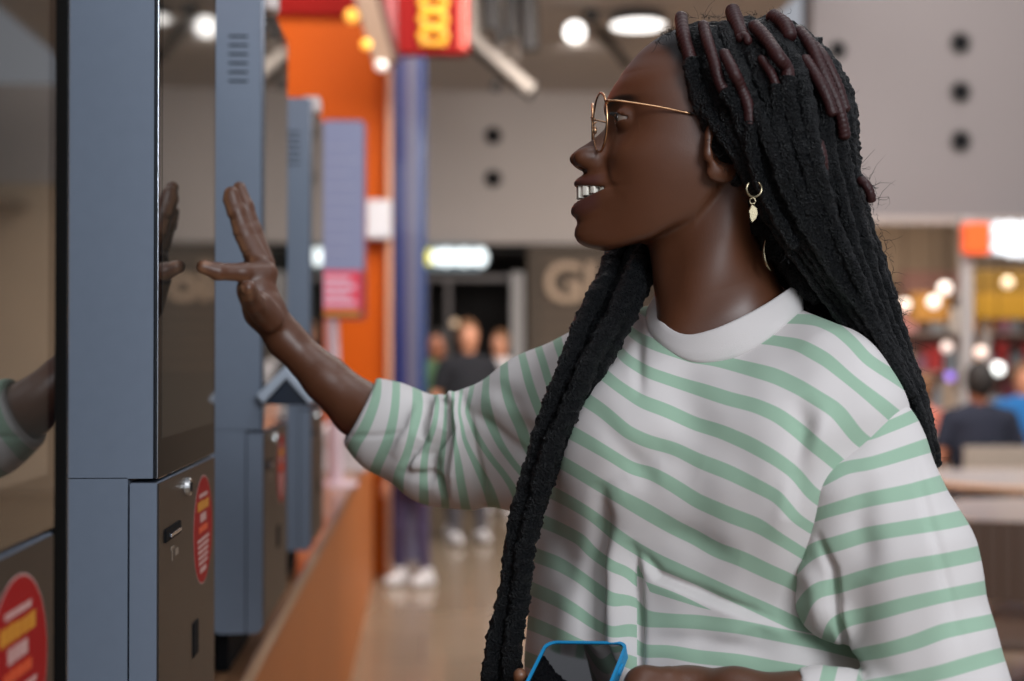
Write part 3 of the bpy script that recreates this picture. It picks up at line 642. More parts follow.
# far side and back of the head
for k in range(12):
    ang = -.2+k*.22; yb = 30+6*k
    st_ = (748+62*math.cos(ang*.7), 40+3*k, 1.37+.07*min(1, .3+.07*k)+.03*math.sin(ang))
    dread([st_, (845-3*k*.4, 110+2*k, 1.36+.009*k), (852-k, 190, 1.35+.010*k), (868-1.5*k, 270, 1.35+.010*k), (890-1.5*k, 350, 1.35+.009*k), (915-2*k, 440-8*k, 1.35+.008*k)], 11.5, seed=200+k, taper=.7)
for k in range(7):     # far temple, falling behind the neck
    dread([(700+14*k, 30, 1.41), (712+15*k, 90, 1.45), (725+14*k, 160, 1.46), (748+11*k, 230, 1.455), (775+10*k, 300, 1.45), (810+10*k, 380, 1.45)], 11.5, seed=260+k)
for k, pth in enumerate([[(745, 190, 1.33), (768, 235, 1.335), (790, 268, 1.335), (822, 300, 1.33)], [(770, 190, 1.36), (782, 240, 1.36), (800, 275, 1.36), (835, 310, 1.35)], [(760, 210, 1.345), (775, 250, 1.37), (795, 282, 1.36), (840, 325, 1.34)]]):
    dread(pth, 13, seed=300+k)
# the locks brought forward over the far shoulder
dread([(660, 120, 1.455), (640, 190, 1.46), (616, 250, 1.43), (594, 300, 1.375), (570, 355, 1.345), (550, 410, 1.340), (530, 470, 1.345), (514, 540, 1.345), (505, 600, 1.345), (492, 655, 1.34), (486, 700, 1.34)], 9.8, seed=401, taper=.85)
dread([(680, 120, 1.455), (664, 195, 1.46), (644, 255, 1.41), (620, 305, 1.355), (592, 360, 1.330), (566, 415, 1.325), (545, 470, 1.33), (530, 530, 1.335), (520, 590, 1.335), (514, 640, 1.335), (508, 700, 1.33)], 11.2, seed=402, taper=.88)
dread([(690, 125, 1.46), (676, 200, 1.46), (655, 258, 1.42), (634, 300, 1.37), (608, 352, 1.345), (580, 408, 1.337), (556, 455, 1.34), (534, 510, 1.345), (519, 570, 1.345), (515, 630, 1.34), (513, 700, 1.34)], 10.5, seed=403, taper=.8)
dread([(670, 130, 1.47), (650, 200, 1.475), (630, 260, 1.43), (606, 312, 1.378), (582, 362, 1.352), (558, 418, 1.35), (537, 475, 1.352), (520, 540, 1.35), (507, 610, 1.348), (497, 665, 1.345), (490, 700, 1.34)], 10, seed=404, taper=.7)
# thread-wrapped roots
for k, (pts, r) in enumerate([
  ([(681, 14, 1.335), (684, 34, 1.305), (688, 52, 1.292), (691, 66, 1.288)], 7.2),
  ([(703, 22, 1.31), (707, 42, 1.283), (714, 64, 1.268), (720, 82, 1.263), (728, 96, 1.26)], 6.4),
  ([(722, 52, 1.275), (732, 70, 1.252), (742, 88, 1.256), (749, 106, 1.254), (750, 130, 1.256)], 6.4),
  ([(731, 10, 1.34), (737, 22, 1.318), (744, 38, 1.295)], 8.5),
  ([(752, 24, 1.305), (765, 40, 1.278), (777, 55, 1.252), (788, 68, 1.256), (788, 84, 1.254)], 7.4),
  ([(761, 56, 1.27), (769, 68, 1.258), (774, 80, 1.254), (776, 92, 1.254)], 5.2),
  ([(770, 16, 1.335), (784, 24, 1.315), (792, 38, 1.30)], 8.5),
  ([(796, 30, 1.325), (812, 48, 1.295), (822, 68, 1.28), (832, 92, 1.275), (840, 118, 1.275), (845, 140, 1.28)], 7),
  ([(804, 58, 1.29), (816, 76, 1.272), (826, 96, 1.266), (833, 116, 1.266)], 6.6),
  ([(812, 44, 1.31), (826, 62, 1.29), (838, 86, 1.285), (846, 112, 1.285)], 6.4),
  ([(737, 40, 1.288), (746, 36, 1.284), (750, 44, 1.28)], 5),
  ([(818, 140, 1.252), (822, 160, 1.252), (822, 185, 1.264)], 6), ([(858, 178, 1.305), (866, 186, 1.298), (870, 195, 1.298), (871, 203, 1.302)], 5.5)]):
    dread([(x_, y_, d_+.005) for x_, y_, d_ in pts], r*.88, wrap=True, seed=500+k, taper=.95)
    if k in (0, 1, 2, 4, 5):          # the lock goes on below its wrap
        (xa, ya, da), (xb, yb, db) = pts[-2], pts[-1]; ux, uy = xb-xa, yb-ya; n_u = math.hypot(ux, uy); ux, uy = ux/n_u, uy/n_u
        dread([(xb-ux*8, yb-uy*8, db+.006), (xb+ux*14, yb+uy*14, db+.004), (xb+ux*20+8, yb+44, db+.006), (xb+ux*22+22, yb+80, db+.012), (xb+ux*22+44, yb+120, db+.022)], r*1.12, seed=700+k, taper=.8)
# loose fuzz along the outline and the hairline
fz = MB(); g = np.random.default_rng(9)
def fuzz(a_, b_, n, ln, curl=1.0):
    for _ in range(n):
        t = g.uniform(); p0 = q(*(np.array(a_)*(1-t)+np.array(b_)*t)); d = g.normal(size=3); d /= np.linalg.norm(d); L = ln*S*g.uniform(.4, 1.2); e = g.normal(size=3)*.5*curl
        pts = [p0, p0+d*L*.5, p0+d*L*.8+e*L*.5, p0+d*L*.8+e*L*1.0]; fz.tube(c2w(np.array(pts)), [.00022, .00018, .00013, .00006], 4)
for A, B, n, ln in [((655, 42, 1.33), (684, 22, 1.33), 60, 9), ((684, 18, 1.34), (790, 14, 1.345), 70, 9), ((690, 70, 1.285), (702, 118, 1.28), 26, 7), ((800, 24, 1.35), (852, 110, 1.33), 40, 9), ((856, 150, 1.33), (890, 260, 1.32), 50, 12), ((892, 270, 1.32), (938, 470, 1.30), 100, 13), ((868, 178, 1.32), (880, 200, 1.32), 20, 18),
                    ((600, 262, 1.42), (545, 420, 1.34), 40, 8), ((540, 440, 1.34), (490, 660, 1.34), 60, 8), ((700, 130, 1.285), (790, 265, 1.29), 50, 8), ((650, 285, 1.40), (560, 440, 1.33), 30, 8)]: fuzz(A, B, n, ln)
o = fz.build('loose_hair', fuzzm, hair); o['kind'] = 'stuff'
# ---- ear jewellery
silver = mat('pale_gold', srgb(158, 146, 120), rough=.25, metal=1)
er = bpy.data.objects.new('earring', None); C.objects.link(er); er.parent = woman; er.location = Vector(w3(753, 195, 1.252))-woman.location
MB().tube([w3(754+7.5*math.sin(t), 189-8*math.cos(t), 1.252+.003*math.sin(t)) for t in np.linspace(.6, 5.6, 26)], .0011, 8).build('hoop', silver, er, True)
MB().tube([w3(752.5+3*math.sin(t), 201-3*math.cos(t), 1.252) for t in np.linspace(0, 6.28, 14, endpoint=False)], .0008, 6, True).build('ring', silver, er, True)
lf = [(752, 204), (757, 208), (758, 214), (756, 219), (752, 223), (750, 218), (749, 211)]
MB().prism([w3(x, y, 1.252) for x, y in lf], Vector(Fd)*.0016, None, .0004).tube([w3(752.5, 205, 1.2612), w3(754, 212, 1.2612), w3(752.5, 221, 1.2612)], .0006, 6).build('leaf_pendant', silver, er)
er2 = MB().tube([w3(*t) for t in spline([(766, 238, 1.315), (764, 252, 1.312), (766, 263, 1.312), (771, 271, 1.315)], 14)], [.0008, .0016, .0018, .0006], 8).build('earring', silver, woman, True)
# ================================================================ phone
ph = thing('smartphone', tuple(w3(575, 680, 1.24)), 'black smartphone in a bright blue case held low in her near hand', 'phone')
TL = w3(546, 640.5, 1.315); TR = w3(640, 641.5, 1.285); BLd = w3(529, 716, 1.205)
ex = Vector(TR-TL).normalized(); ey = Vector(BLd-TL); ey = (ey-ey.dot(ex)*ex).normalized(); ez = ex.cross(ey).normalized()
if ez.dot(Vector(CAM-TL)) < 0: ez = -ez
wd = .079; ht = .152
M = Matrix([[ex[i], ey[i], ez[i], TL[i]] for i in range(3)]+[[0, 0, 0, 1]])
def rrect(x0, y0, x1, y1, r, z, n=8):
    out = []
    for cx_, cy_, a0 in [(x1-r, y1-r, 0), (x0+r, y1-r, 90), (x0+r, y0+r, 180), (x1-r, y0+r, 270)]:
        for k in range(n+1):
            t = math.radians(a0+90*k/n); out.append((cx_+r*math.cos(t), cy_+r*math.sin(t), z))
    return out
bluem = mat('blue_rubber', srgb(20, 140, 196), rough=.45); scr = mat('phone_glass', (.004, .004, .005), rough=.04, spec=.6, coat=1)
cs = bmesh.new(); o1 = [cs.verts.new(M@Vector(v)) for v in rrect(0, 0, wd, ht, .011, 0)]; i1 = [cs.verts.new(M@Vector(v)) for v in rrect(.0028, .0028, wd-.0028, ht-.0028, .009, 0)]
o0 = [cs.verts.new(M@Vector(v)) for v in rrect(0, 0, wd, ht, .011, -.011)]; i0 = [cs.verts.new(M@Vector(v)) for v in rrect(.0028, .0028, wd-.0028, ht-.0028, .009, -.008)]
nn = len(o1)
for k in range(nn):
    l = (k+1) % nn
    for A, B in ((o1, i1), (i1, i0), (o0, o1)): cs.faces.new([A[k], A[l], B[l], B[k]])
cs.faces.new(o0); cs.faces.new(i0); bmesh.ops.recalc_face_normals(cs, faces=cs.faces[:]); me = bpy.data.meshes.new('case'); cs.to_mesh(me); cs.free(); link_mesh('case', me, bluem, ph)
MB().prism([M@Vector(v) for v in rrect(.003, .003, wd-.003, ht-.003, .009, -.0078)], ez*.0068).build('screen', scr, ph)
MB().box((wd-.0005, .03, -.007), (wd+.0012, .045, -.004), .0005, M).build('side_button', bluem, ph)
# ================================================================ the place
def struct(name, mb_or_o, m=None):
    o = mb_or_o.build(name, m) if isinstance(mb_or_o, MB) else mb_or_o; o['kind'] = 'structure'; return o
def px_at(px, Y): return aty(px, 357, Y)[0]
def z_at(py, Y): return aty(512, py, Y)[2]
floor_m = mat('polished_floor', srgb(150, 128, 108), rough=.16, spec=.5, noise=.10, nscale=2.0)
nt = floor_m.node_tree                      # large tiles with fine joints
br = nt.nodes.new('ShaderNodeTexBrick'); tc = nt.nodes.new('ShaderNodeTexCoord'); nt.links.new(tc.outputs['Object'], br.inputs['Vector'])
br.inputs['Scale'].default_value = 1.0; br.inputs['Brick Width'].default_value = 1.2; br.inputs['Row Height'].default_value = .6; br.inputs['Mortar Size'].default_value = .004
br.inputs['Color1'].default_value = srgb(140, 122, 102); br.inputs['Color2'].default_value = srgb(132, 114, 95); br.inputs['Mortar'].default_value = srgb(110, 92, 76)
nt.links.new(br.outputs['Color'], nt.nodes['Principled BSDF'].inputs['Base Color'])
struct('floor', MB().box((-6, -5, -.1), (12, 22, 0)), floor_m)
wallm = mat('grey_wall_paint', srgb(188, 178, 172), rough=.85, noise=.04, nscale=1.5)
ceilm = mat('grey_ceiling', srgb(190, 180, 172), rough=.9)
struct('wall_back', MB().box((-.9, 16, 2.68), (12, 16.2, 4.42)), wallm)
struct('ceiling', MB().box((-2, 9.6, 4.4), (3.1, 16.3, 4.55)), ceilm)
struct('wall_right', MB().box((px_at(813, 11.5), 11.5, z_at(216, 11.5)), (12, 11.8, 6.2)), mat('lilac_grey_paint', srgb(116, 110, 110), rough=.9, noise=.03, nscale=1.2))
struct('trim_1', MB().box((px_at(813, 11.5), 11.46, z_at(222, 11.5)), (12, 11.52, z_at(214, 11.5)), .005), mat('pale_trim', srgb(150, 138, 132), rough=.6))
orange = mat('orange_laminate', srgb(158, 68, 2), rough=.55, spec=.12, noise=.06, nscale=2)
struct('wall_left', MB().box((-1.7, .2, 0), (-1.62, 9.2, 4.6)), mat('orange_wall_paint', srgb(170, 76, 24), rough=.6))
X1 = px_at(383, 9.1)
struct('wall_end', MB().box((-1.62, 9.1, 0), (px_at(388, 9.1), 9.35, 4.6), .01), orange)
struct('trim_2', MB().box((px_at(386, 9.1), 9.04, 0), (px_at(392, 9.1), 9.12, 4.4), .008), mat('peach_trim', srgb(176, 128, 98), rough=.4))
struct('trim_3', MB().box((-1.62, 9.05, z_at(20, 9.1)), (px_at(386, 9.1), 9.11, 4.4), .01), mat('red_trim', srgb(110, 6, 2), rough=.7, spec=.12))
# white plate on the orange wall
t = thing('wall_sign', (px_at(377, 9.0), 9.02, 2.2), 'small blank white plate fixed to the orange end wall beside its right edge', 'sign')
MB().box((px_at(366, 9), 8.98, z_at(240, 9)), (px_at(391, 9), 9.05, z_at(201, 9)), .01).build('plate', mat('white_plate', srgb(176, 178, 182), rough=.4), t)
MB().box((px_at(367.5, 9), 8.972, z_at(238, 9)), (px_at(389.5, 9), 8.981, z_at(236, 9)), .002).build('lower_rail', mat('grey_rail', srgb(170, 172, 178), rough=.4), t)

# ---- serving counter in front of the wall
cm = mat('counter_wood', srgb(150, 106, 74), rough=.3, coat=.3)
nt = cm.node_tree; wv = nt.nodes.new('ShaderNodeTexNoise'); tc = nt.nodes.new('ShaderNodeTexCoord'); mp = nt.nodes.new('ShaderNodeMapping'); mp.inputs['Scale'].default_value = (18, 1.2, 18)
nt.links.new(tc.outputs['Object'], mp.inputs['Vector']); nt.links.new(mp.outputs[0], wv.inputs['Vector']); wv.inputs['Scale'].default_value = 2; wv.inputs['Detail'].default_value = 6
cr = nt.nodes.new('ShaderNodeValToRGB'); cr.color_ramp.elements[0].position = .35; cr.color_ramp.elements[0].color = srgb(122, 84, 58); cr.color_ramp.elements[1].position = .7; cr.color_ramp.elements[1].color = srgb(176, 132, 98)
nt.links.new(wv.outputs['Fac'], cr.inputs[0]); nt.links.new(cr.outputs[0], nt.nodes['Principled BSDF'].inputs['Base Color'])
ct = thing('counter', (-.9, 4.6, 0), 'long wooden counter under the row of kiosks with a glossy orange brown front', 'counter')
MB().box((-1.6, .27, .829), (-.294, 9.03, .867), .006).build('worktop', cm, ct)
MB().box((-1.55, .31, 0), (-.312, 9.03, .829)).build('front', mat('glossy_tan_panel', srgb(176, 98, 36), rough=.5, noise=.12, nscale=3), ct)
bx_ = thing('box', (-.55, 6.6, .867), 'plain white box on the far end of the wooden counter', 'box')
MB().box((px_at(318, 6.6), 6.6, .8675), (px_at(366, 6.6), 7.1, z_at(432, 6.6)), .01).build('carton', mat('white_card', srgb(206, 205, 208), rough=.6), bx_)
MB().box((px_at(316, 6.6), 6.58, z_at(440, 6.6)), (px_at(368, 6.6), 7.12, z_at(428, 6.6)), .006).build('lid', MATS['white_card'], bx_)

# ---- order kiosks
KX = -.293; ZT, ZB, ZS = 2.08, .893, 1.264
paint = mat('blue_grey_metal_paint', srgb(116, 126, 142), rough=.45, metal=.2, spec=.5, bump=.15, bscale=700, bdist=.0004, noise=.05, nscale=60)
glass = mat('black_screen_glass', (.004, .004, .005), rough=.02, spec=.4, ior=1.5)
disp = mat('display_area', (.035, .034, .030), rough=.03, spec=.5, ior=1.7, coat=.2)
chrome = mat('polished_edge', srgb(190, 195, 205), rough=.2, metal=1)
bronze = mat('brushed_dark_bronze', srgb(46, 39, 34), rough=.40, metal=.0, spec=.22, noise=.10, nscale=30)
blackm = mat('black_plastic', (.005, .005, .006), rough=.8, spec=.12)
silverm = mat('silver_lock', srgb(200, 200, 200), rough=.2, metal=1)
redm = mat('red_sticker', srgb(150, 12, 15), rough=.6, spec=.2); yelm = mat('yellow_print', srgb(196, 130, 26), rough=.5); whm = mat('white_print', srgb(190, 150, 145), rough=.4); orm = mat('orange_print', srgb(206, 70, 24), rough=.4)
def rr_outline(x0, x1, z0, z1, y, rs, n=6):     # rounded rectangle in x-z; rs radii for (x1z1, x0z1, x0z0, x1z0)
    o = []
    for (cx_, cz_, a0, r) in [(x1, z1, 0, rs[0]), (x0, z1, 90, rs[1]), (x0, z0, 180, rs[2]), (x1, z0, 270, rs[3])]:
        sx = -1 if cx_ == x1 else 1; sz = -1 if cz_ == z1 else 1
        for k in range(n+1):
            t = math.radians(a0+90*k/n); o.append((cx_+sx*r+r*math.cos(t), y, cz_+sz*r+r*math.sin(t)))
    return o
def kiosk(y0, y1, label, sticker=True, term=False, slots=True, sensor=False):
    t = thing('order_kiosk', (-.34, (y0+y1)/2, .81), label, 'kiosk', 'order kiosks standing in a row on the counter'); d = Vector((0, y1-y0, 0))
    MB().prism(rr_outline(-.390, KX-.004, ZS+.002, ZT, y0, (.003, .012, .001, .001)), d).prism(rr_outline(-.390, -.3245, ZB, ZS+.003, y0, (.001, .001, .022, .003)), d).build('housing', paint, t)
    MB().prism(rr_outline(-.3222, KX, ZB, ZS-.003, y0, (.002, .002, .002, .016)), d).build('side_cover', paint, t)
    dr = MB().box((KX-.0005, y0+.004, ZB+.012), (KX+.002, y1-.003, ZS-.004), .0008).build('lower_door', bronze, t)
    g_ = MB().box((KX-.0042, y0+.0015, ZS+.001), (KX+.0015, y1, ZT-.004), .0012).build('screen', glass, t)
    MB().box((KX+.0012, y0+.022, ZS+.045), (KX+.0017, y1-.022, ZT-.05)).build('display', disp, g_)
    MB().box((KX-.003, y0-.0012, ZS+.002), (KX+.0012, y0+.0012, ZT-.004), .0005).build('edge_strip', chrome, t)
    MB().box((-.388, y0+.06, .8105), (-.362, y1-.06, ZB+.004), .004).build('plinth', blackm, t)
    if slots:
        for k in range(6): MB().box((-.357, y0-.0006, 1.905+k*.0165), (-.322, y0+.002, 1.909+k*.0165)).build('speaker_slot', blackm, t)
    yl = y0+.185
    lk = MB().cyl((KX+.001, yl, 1.240), (KX+.008, yl, 1.240), .012, .011, 24, .001).build('lock', silverm, t); MB().box((KX+.008, yl-.0012, 1.234), (KX+.0095, yl+.0012, 1.246)).build('keyhole', blackm, lk)
    MB().box((KX+.001, y0+.035, 1.190), (KX+.0045, y0+.135, 1.205), .001).build('card_slot', blackm, t)
    MB().box((KX+.0035, y0+.055, 1.194), (KX+.007, y0+.125, 1.198), .0008).build('slot_lip', chrome, t)
    MB().box((KX+.0018, y0+.085, 1.163), (KX+.0024, y0+.09, 1.178)).box((KX+.0018, y0+.078, 1.176), (KX+.0024, y0+.10, 1.180)).box((KX+.0018, y0+.108, 1.166), (KX+.0024, y0+.128, 1.174)).build('printed_mark', mat('grey_print', srgb(130, 116, 104), rough=.5) if 'grey_print' not in MATS else MATS['grey_print'], t)
    MB().box((KX+.001, y0+.235, 1.018), (KX+.004, y0+.275, 1.062), .002).build('receipt_slot', blackm, t)
    if sticker:
        cy, cz, ry, rz = y0+.318, 1.172, .078, .070
        ol = [(KX+.0021, cy+ry*math.cos(a_), cz+rz*math.sin(a_)) for a_ in np.linspace(0, 2*math.pi, 40, endpoint=False)]
        s_ = MB().prism(ol, Vector((.0006, 0, 0))).build('sticker', redm, t)
        ol2 = [(KX+.00225, cy+(ry+.0015)*math.cos(a_), cz+(rz+.0015)*math.sin(a_)) for a_ in np.linspace(0, 2*math.pi, 40, endpoint=False)]
        MB().prism(ol2, Vector((.0002, 0, 0))).build('sticker_border', whm, s_)
        g = np.random.default_rng(4)
        def row(z, h, w, m, nl):
            b = MB(); ws = g.uniform(.6, 1.4, nl); ws = ws/ws.sum()*2*w; y = cy-w
            for k in range(nl):
                b.box((KX+.0027, y, z-h/2), (KX+.0031, y+ws[k]*.78, z+h/2*g.uniform(.75, 1))); y += ws[k]
            b.build('print', m, s_)
        row(cz+.046, .005, .034, whm, 9); row(cz+.033, .013, .046, yelm, 7); row(cz+.017, .012, .026, whm, 4); row(cz+.002, .009, .036, orm, 6)
        for k in range(5): row(cz-.012-k*.0075, .0045, .048-.003*k, whm, 12)
        row(cz-.052, .007, .026, whm, 5)
    if sensor:
        MB().box((KX-.03, y0+.03, ZT-.035), (KX+.022, y0+.085, ZT+.012), .012, None, 3).build('status_light', mat('pale_cap', srgb(224, 206, 200), rough=.4) if 'pale_cap' not in MATS else MATS['pale_cap'], t)
    if term:
        Y = y0-.035
        P_ = lambda x, y: Vector((px_at(x, Y), Y, z_at(y, Y)))
        cz_ = MB().prism([P_(256, 395), P_(286, 365), P_(315, 399), P_(309, 404), P_(286, 378), P_(263, 403)], Vector((0, .10, 0)), None, .002).build('payment_terminal', mat('terminal_shell', srgb(190, 200, 214), rough=.3, metal=.3), t)
        MB().prism([P_(264, 404), P_(286, 379), P_(308, 405)], Vector((0, .11, 0)), Matrix.Translation((0, .006, 0)), .002).build('reader_body', mat('terminal_dark', srgb(34, 42, 56), rough=.3), cz_)
        MB().box((KX-.002, y0+.02, z_at(403, Y)-.004), (KX+.05, y0+.09, z_at(385, Y)), .004).build('bracket', blackm, cz_)
    t.location = (-.34*KS, (y0+y1)/2*KS, 1.4-.59*KS); t.scale = (KS, KS, KS)
    return t
KS = .904
k0_ = kiosk(.728, 1.149, 'nearest kiosk, cut off by the left edge, only dark glass and red sticker showing', slots=True)
kiosk(1.591, 2.020, 'large sharp blue grey kiosk whose dark screen the woman reaches for')
kiosk(2.634, 3.080, 'blue grey kiosk just behind her raised hand, with a payment terminal on its side', term=True, sensor=True)
kiosk(3.750, 4.190, 'farthest and smallest kiosk, blurred in front of the orange wall', sticker=False, sensor=True)
mtb = mat('matte_black', (.003, .003, .003), rough=.95, spec=.05)
MB().box((-.266, 1.0392, .95), (-.2635, 1.0795, 2.01), .0008).build('end_frame', mtb, k0_); MB().box((-.352, 1.045, .95), (-.266, 1.0795, 2.01), .001).build('end_cover', mtb, k0_)
MB().box((-.2637, 1.073, .95), (-.2625, 1.0742, 2.01)).build('edge_strip', chrome, k0_)
bp_ = MB().box((-.390, .3, .8675), (-.368, 4.0, 1.95), .003).build('gap_shade_panel', blackm); tagit(bp_, 'long black panel on the counter behind the kiosks, added for their shaded gap', 'panel')  # black sheet stands in for the shade in the gap between kiosks

# ---- display board over the counter
Y = 5.9
t = thing('menu_display', (px_at(344, Y), Y, .8675), 'pale lilac upright menu display with a pink and white lower band', 'display')
MB().prism(rr_outline(px_at(322, Y), px_at(366, Y), z_at(320, Y), z_at(121, Y), Y, (.025,)*4), Vector((0, .06, 0))).build('frame', mat('display_frame', srgb(150, 40, 50), rough=.3), t)
lil = mat('lilac_screen', srgb(128, 136, 166), rough=.4, emit=srgb(150, 158, 196), estr=.2); pk = mat('pink_screen', srgb(205, 60, 84), rough=.3, emit=srgb(220, 60, 80), estr=.35); pw = mat('pale_pink_screen', srgb(220, 180, 200), rough=.3, emit=srgb(220, 180, 200), estr=.25)
MB().prism(rr_outline(px_at(321.5, Y), px_at(364, Y), z_at(271, Y), z_at(123, Y), Y-.012, (.02, .02, .002, .002)), Vector((0, .013, 0))).build('upper_screen', lil, t)
MB().box((px_at(321.5, Y), Y-.012, z_at(310, Y)), (px_at(361, Y), Y+.001, z_at(271.5, Y))).build('lower_band', pk, t)
for k in range(4): MB().box((px_at(324, Y), Y-.015, z_at(306-k*8, Y)), (px_at(356-k % 2*6, Y), Y-.0125, z_at(301-k*8, Y))).build('caption_line', pw, t)
MB().box((px_at(324, Y), Y-.012, z_at(316, Y)), (px_at(360, Y), Y, z_at(311, Y))).build('yellow_strip', mat('yellow_strip', srgb(226, 160, 40), rough=.4), t)
g = np.random.default_rng(8)
for k in range(9): MB().box((px_at(326, Y), Y-.0135, z_at(150+k*13, Y)), (px_at(345+g.uniform(0, 14), Y), Y-.0121, z_at(148+k*13, Y))).build('menu_line', mat('grey_lilac', srgb(166, 172, 200), rough=.4) if 'grey_lilac' not in MATS else MATS['grey_lilac'], t)
MB().cyl((px_at(336, Y), Y+.03, .868), (px_at(331, Y), Y+.03, z_at(318, Y)), .03, .03).cyl((px_at(336, Y), Y+.03, .8675), (px_at(336, Y), Y+.03, .885), .09, .085, 28).build('stand', mat('pale_pink_metal', srgb(214, 190, 196), rough=.4), t)

# ---- blue banner column, red hanging sign, beam with spots
Y = 9.7; cols = [(392, 396, srgb(12, 20, 66)), (396, 402, srgb(12, 22, 80)), (402, 407, srgb(52, 52, 96)), (407, 412, srgb(84, 76, 86)), (412, 418, srgb(84, 84, 108)), (418, 426, srgb(22, 44, 92))]
t = thing('banner_column', (px_at(409, Y), Y, 0), 'tall glossy column in vertical stripes of blue, lilac and white beside the orange wall', 'column')
for k, (a_, b_, c_) in enumerate(cols): MB().box((px_at(a_, Y), Y+.02*k, .0), (px_at(b_, Y), Y+.28, 4.3), .004).build('stripe_panel', mat('banner_%d' % k, c_, rough=.2, coat=.5), t)
Y = 8.4
t = thing('hanging_sign', (px_at(430, Y), Y, z_at(52, Y)), 'red hanging sign with upright yellow lettering above the blue striped column', 'sign')
MB().prism(rr_outline(px_at(398, Y), px_at(469, Y), z_at(54, Y), z_at(-60, Y), Y, (.03,)*4), Vector((0, .12, 0))).build('panel', mat('red_sign', srgb(104, 3, 1), rough=.7, spec=.12), t)
MB().box((px_at(459, Y), Y-.012, z_at(50, Y)), (px_at(467, Y), Y-.001, z_at(-58, Y)), .003).build('edge_band', mat('orange_red_edge', srgb(180, 50, 20), rough=.35), t)
ym = mat('yellow_letter', srgb(190, 140, 10), rough=.45)
for k, ch in enumerate('oooo'):     # upright row of rounded, unreadable letters
    y_ = 38-k*17; pts = [(px_at(433, Y)+.075*math.cos(a_), Y-.012, z_at(y_, Y)+.042*math.sin(a_)) for a_ in np.linspace(0, 2*math.pi, 20, endpoint=False)]
    MB().tube(pts, .019, 8, True).build('letter', ym, t)
    MB().box((px_at(433, Y)-.078, Y-.02, z_at(y_+8, Y)-.008), (px_at(433, Y)+.078, Y-.004, z_at(y_+8, Y)+.012), .004).build('letter', ym, t)
MB().box((px_at(384, Y), Y+.02, z_at(54, Y)), (px_at(398, Y), Y+.14, z_at(-60, Y)), .01).build('side_return', mat('dark_red', srgb(120, 18, 20), rough=.4), t)
MB().cyl((px_at(430, Y), Y+.06, z_at(-60, Y)), (px_at(430, Y), Y+.06, 4.6), .015).build('hanger', blackm, t)
Y = 7.8
t = thing('light_beam', (px_at(384, Y), Y, z_at(78, Y)), 'slanting beige lamp beam with three small bulbs in front of the orange wall', 'lamp')
b0, b1 = Vector((px_at(384, Y), Y, z_at(66, Y))), Vector((px_at(352, Y), Y-.2, z_at(-40, Y)))
dv = (b1-b0).normalized(); sx_ = Vector((dv.z, 0, -dv.x))*.055
MB().prism([b0-sx_, b0+sx_, b1+sx_*1.2, b1-sx_*1.2], Vector((0, .1, 0)), None, .004).build('beam', mat('beige_beam', srgb(132, 110, 92), rough=.5), t)
MB().prism([b0+sx_, b0+sx_*1.7, b1+sx_*1.9, b1+sx_*1.2], Vector((0, .1, 0)), None, .002).build('beam_edge', mat('dark_beam_edge', srgb(70, 44, 36), rough=.6), t)
MB().sph((px_at(381, Y), Y-.04, z_at(69, Y)), (.035, .035, .03)).build('bulb', mat('pale_bulb', srgb(210, 205, 200), rough=.4, emit=(1, .93, .85), estr=.6), t, True)
wb_ = mat('warm_bulb', srgb(250, 180, 60), emit=(1, .55, .12), estr=.7)
MB().sph((px_at(366, Y), Y-.04, z_at(48, Y)), .028).build('bulb', wb_, t, True); MB().sph((px_at(352, Y), Y-.04, z_at(20, Y)), .04).build('bulb', wb_, t, True)

# ---- roof steelwork, ceiling lights and vents
darkst = mat('dark_steel', srgb(46, 42, 40), rough=.6); palest = mat('pale_duct', srgb(196, 184, 172), rough=.5); 
def bar(a_, b_, Y, w, m, name, parent, Y2=None):
    p0 = Vector((px_at(a_[0], Y), Y, z_at(a_[1], Y))); Y2 = Y2 or Y; p1 = Vector((px_at(b_[0], Y2), Y2, z_at(b_[1], Y2)))
    return MB().cyl(p0, p1, w*Y/FPX/2, w*Y/FPX/2, 16).build(name, m, parent)
Y = 11.0
t = thing('roof_truss', (px_at(500, Y), Y, z_at(95, Y)), 'pale and dark steel roof truss hanging at the top centre of the hall', 'truss')
bar((462, 28), (532, 90), Y, 13, palest, 'chord', t); bar((462, 42), (532, 98), Y+.1, 7, darkst, 'lower_chord', t)
bar((476, 36), (470, -30), Y, 15, palest, 'strut', t); bar((503, 52), (498, -30), Y, 9, palest, 'strut', t); bar((516, 60), (524, -30), Y, 6, palest, 'strut', t)
for a_, b_, w_ in [((490, 30), (486, -40), 13), ((511, 38), (512, -40), 11), ((530, 50), (526, -40), 17), ((500, 44), (492, -40), 8)]: bar(a_, b_, Y-.25, w_*1.15, darkst, 'dark_strut', t)
bar((492, 84), (500, 88), Y+.2, 12, darkst, 'joint', t); bar((527, 86), (536, 90), Y+.2, 14, darkst, 'joint', t)
t = thing('ceiling_beam', (px_at(600, 12), 12, z_at(62, 12)), 'dark diagonal ceiling beam between the round spotlight and the disc light', 'beam')
bar((560, -20), (628, 64), 12.2, 10, darkst, 'beam', t, 13.4); bar((592, 20), (590, -40), 12.2, 16, darkst, 'post', t); bar((619, 4), (616, -40), 12.6, 8, darkst, 'post', t)
lampm = mat('lamp_glow', (1, 1, 1), emit=(1, .97, .93), estr=2.2)
Y = 12.0
t = thing('spotlight', (px_at(575, Y), Y, z_at(31, Y)), 'small round white spotlight just left of the larger disc light', 'light')
cpt = Vector((px_at(575, Y), Y, z_at(31, Y))); n_v = (Vector(CAM)-cpt).normalized()
MB().cyl(cpt+n_v*.0, cpt-n_v*.12, .10, .06).build('housing', darkst, t); MB().cyl(cpt+n_v*.012, cpt+n_v*.001, .088, .088, 32).build('lamp', lampm, t)
zc = 4.29; c_ = atz(638, 25, zc)
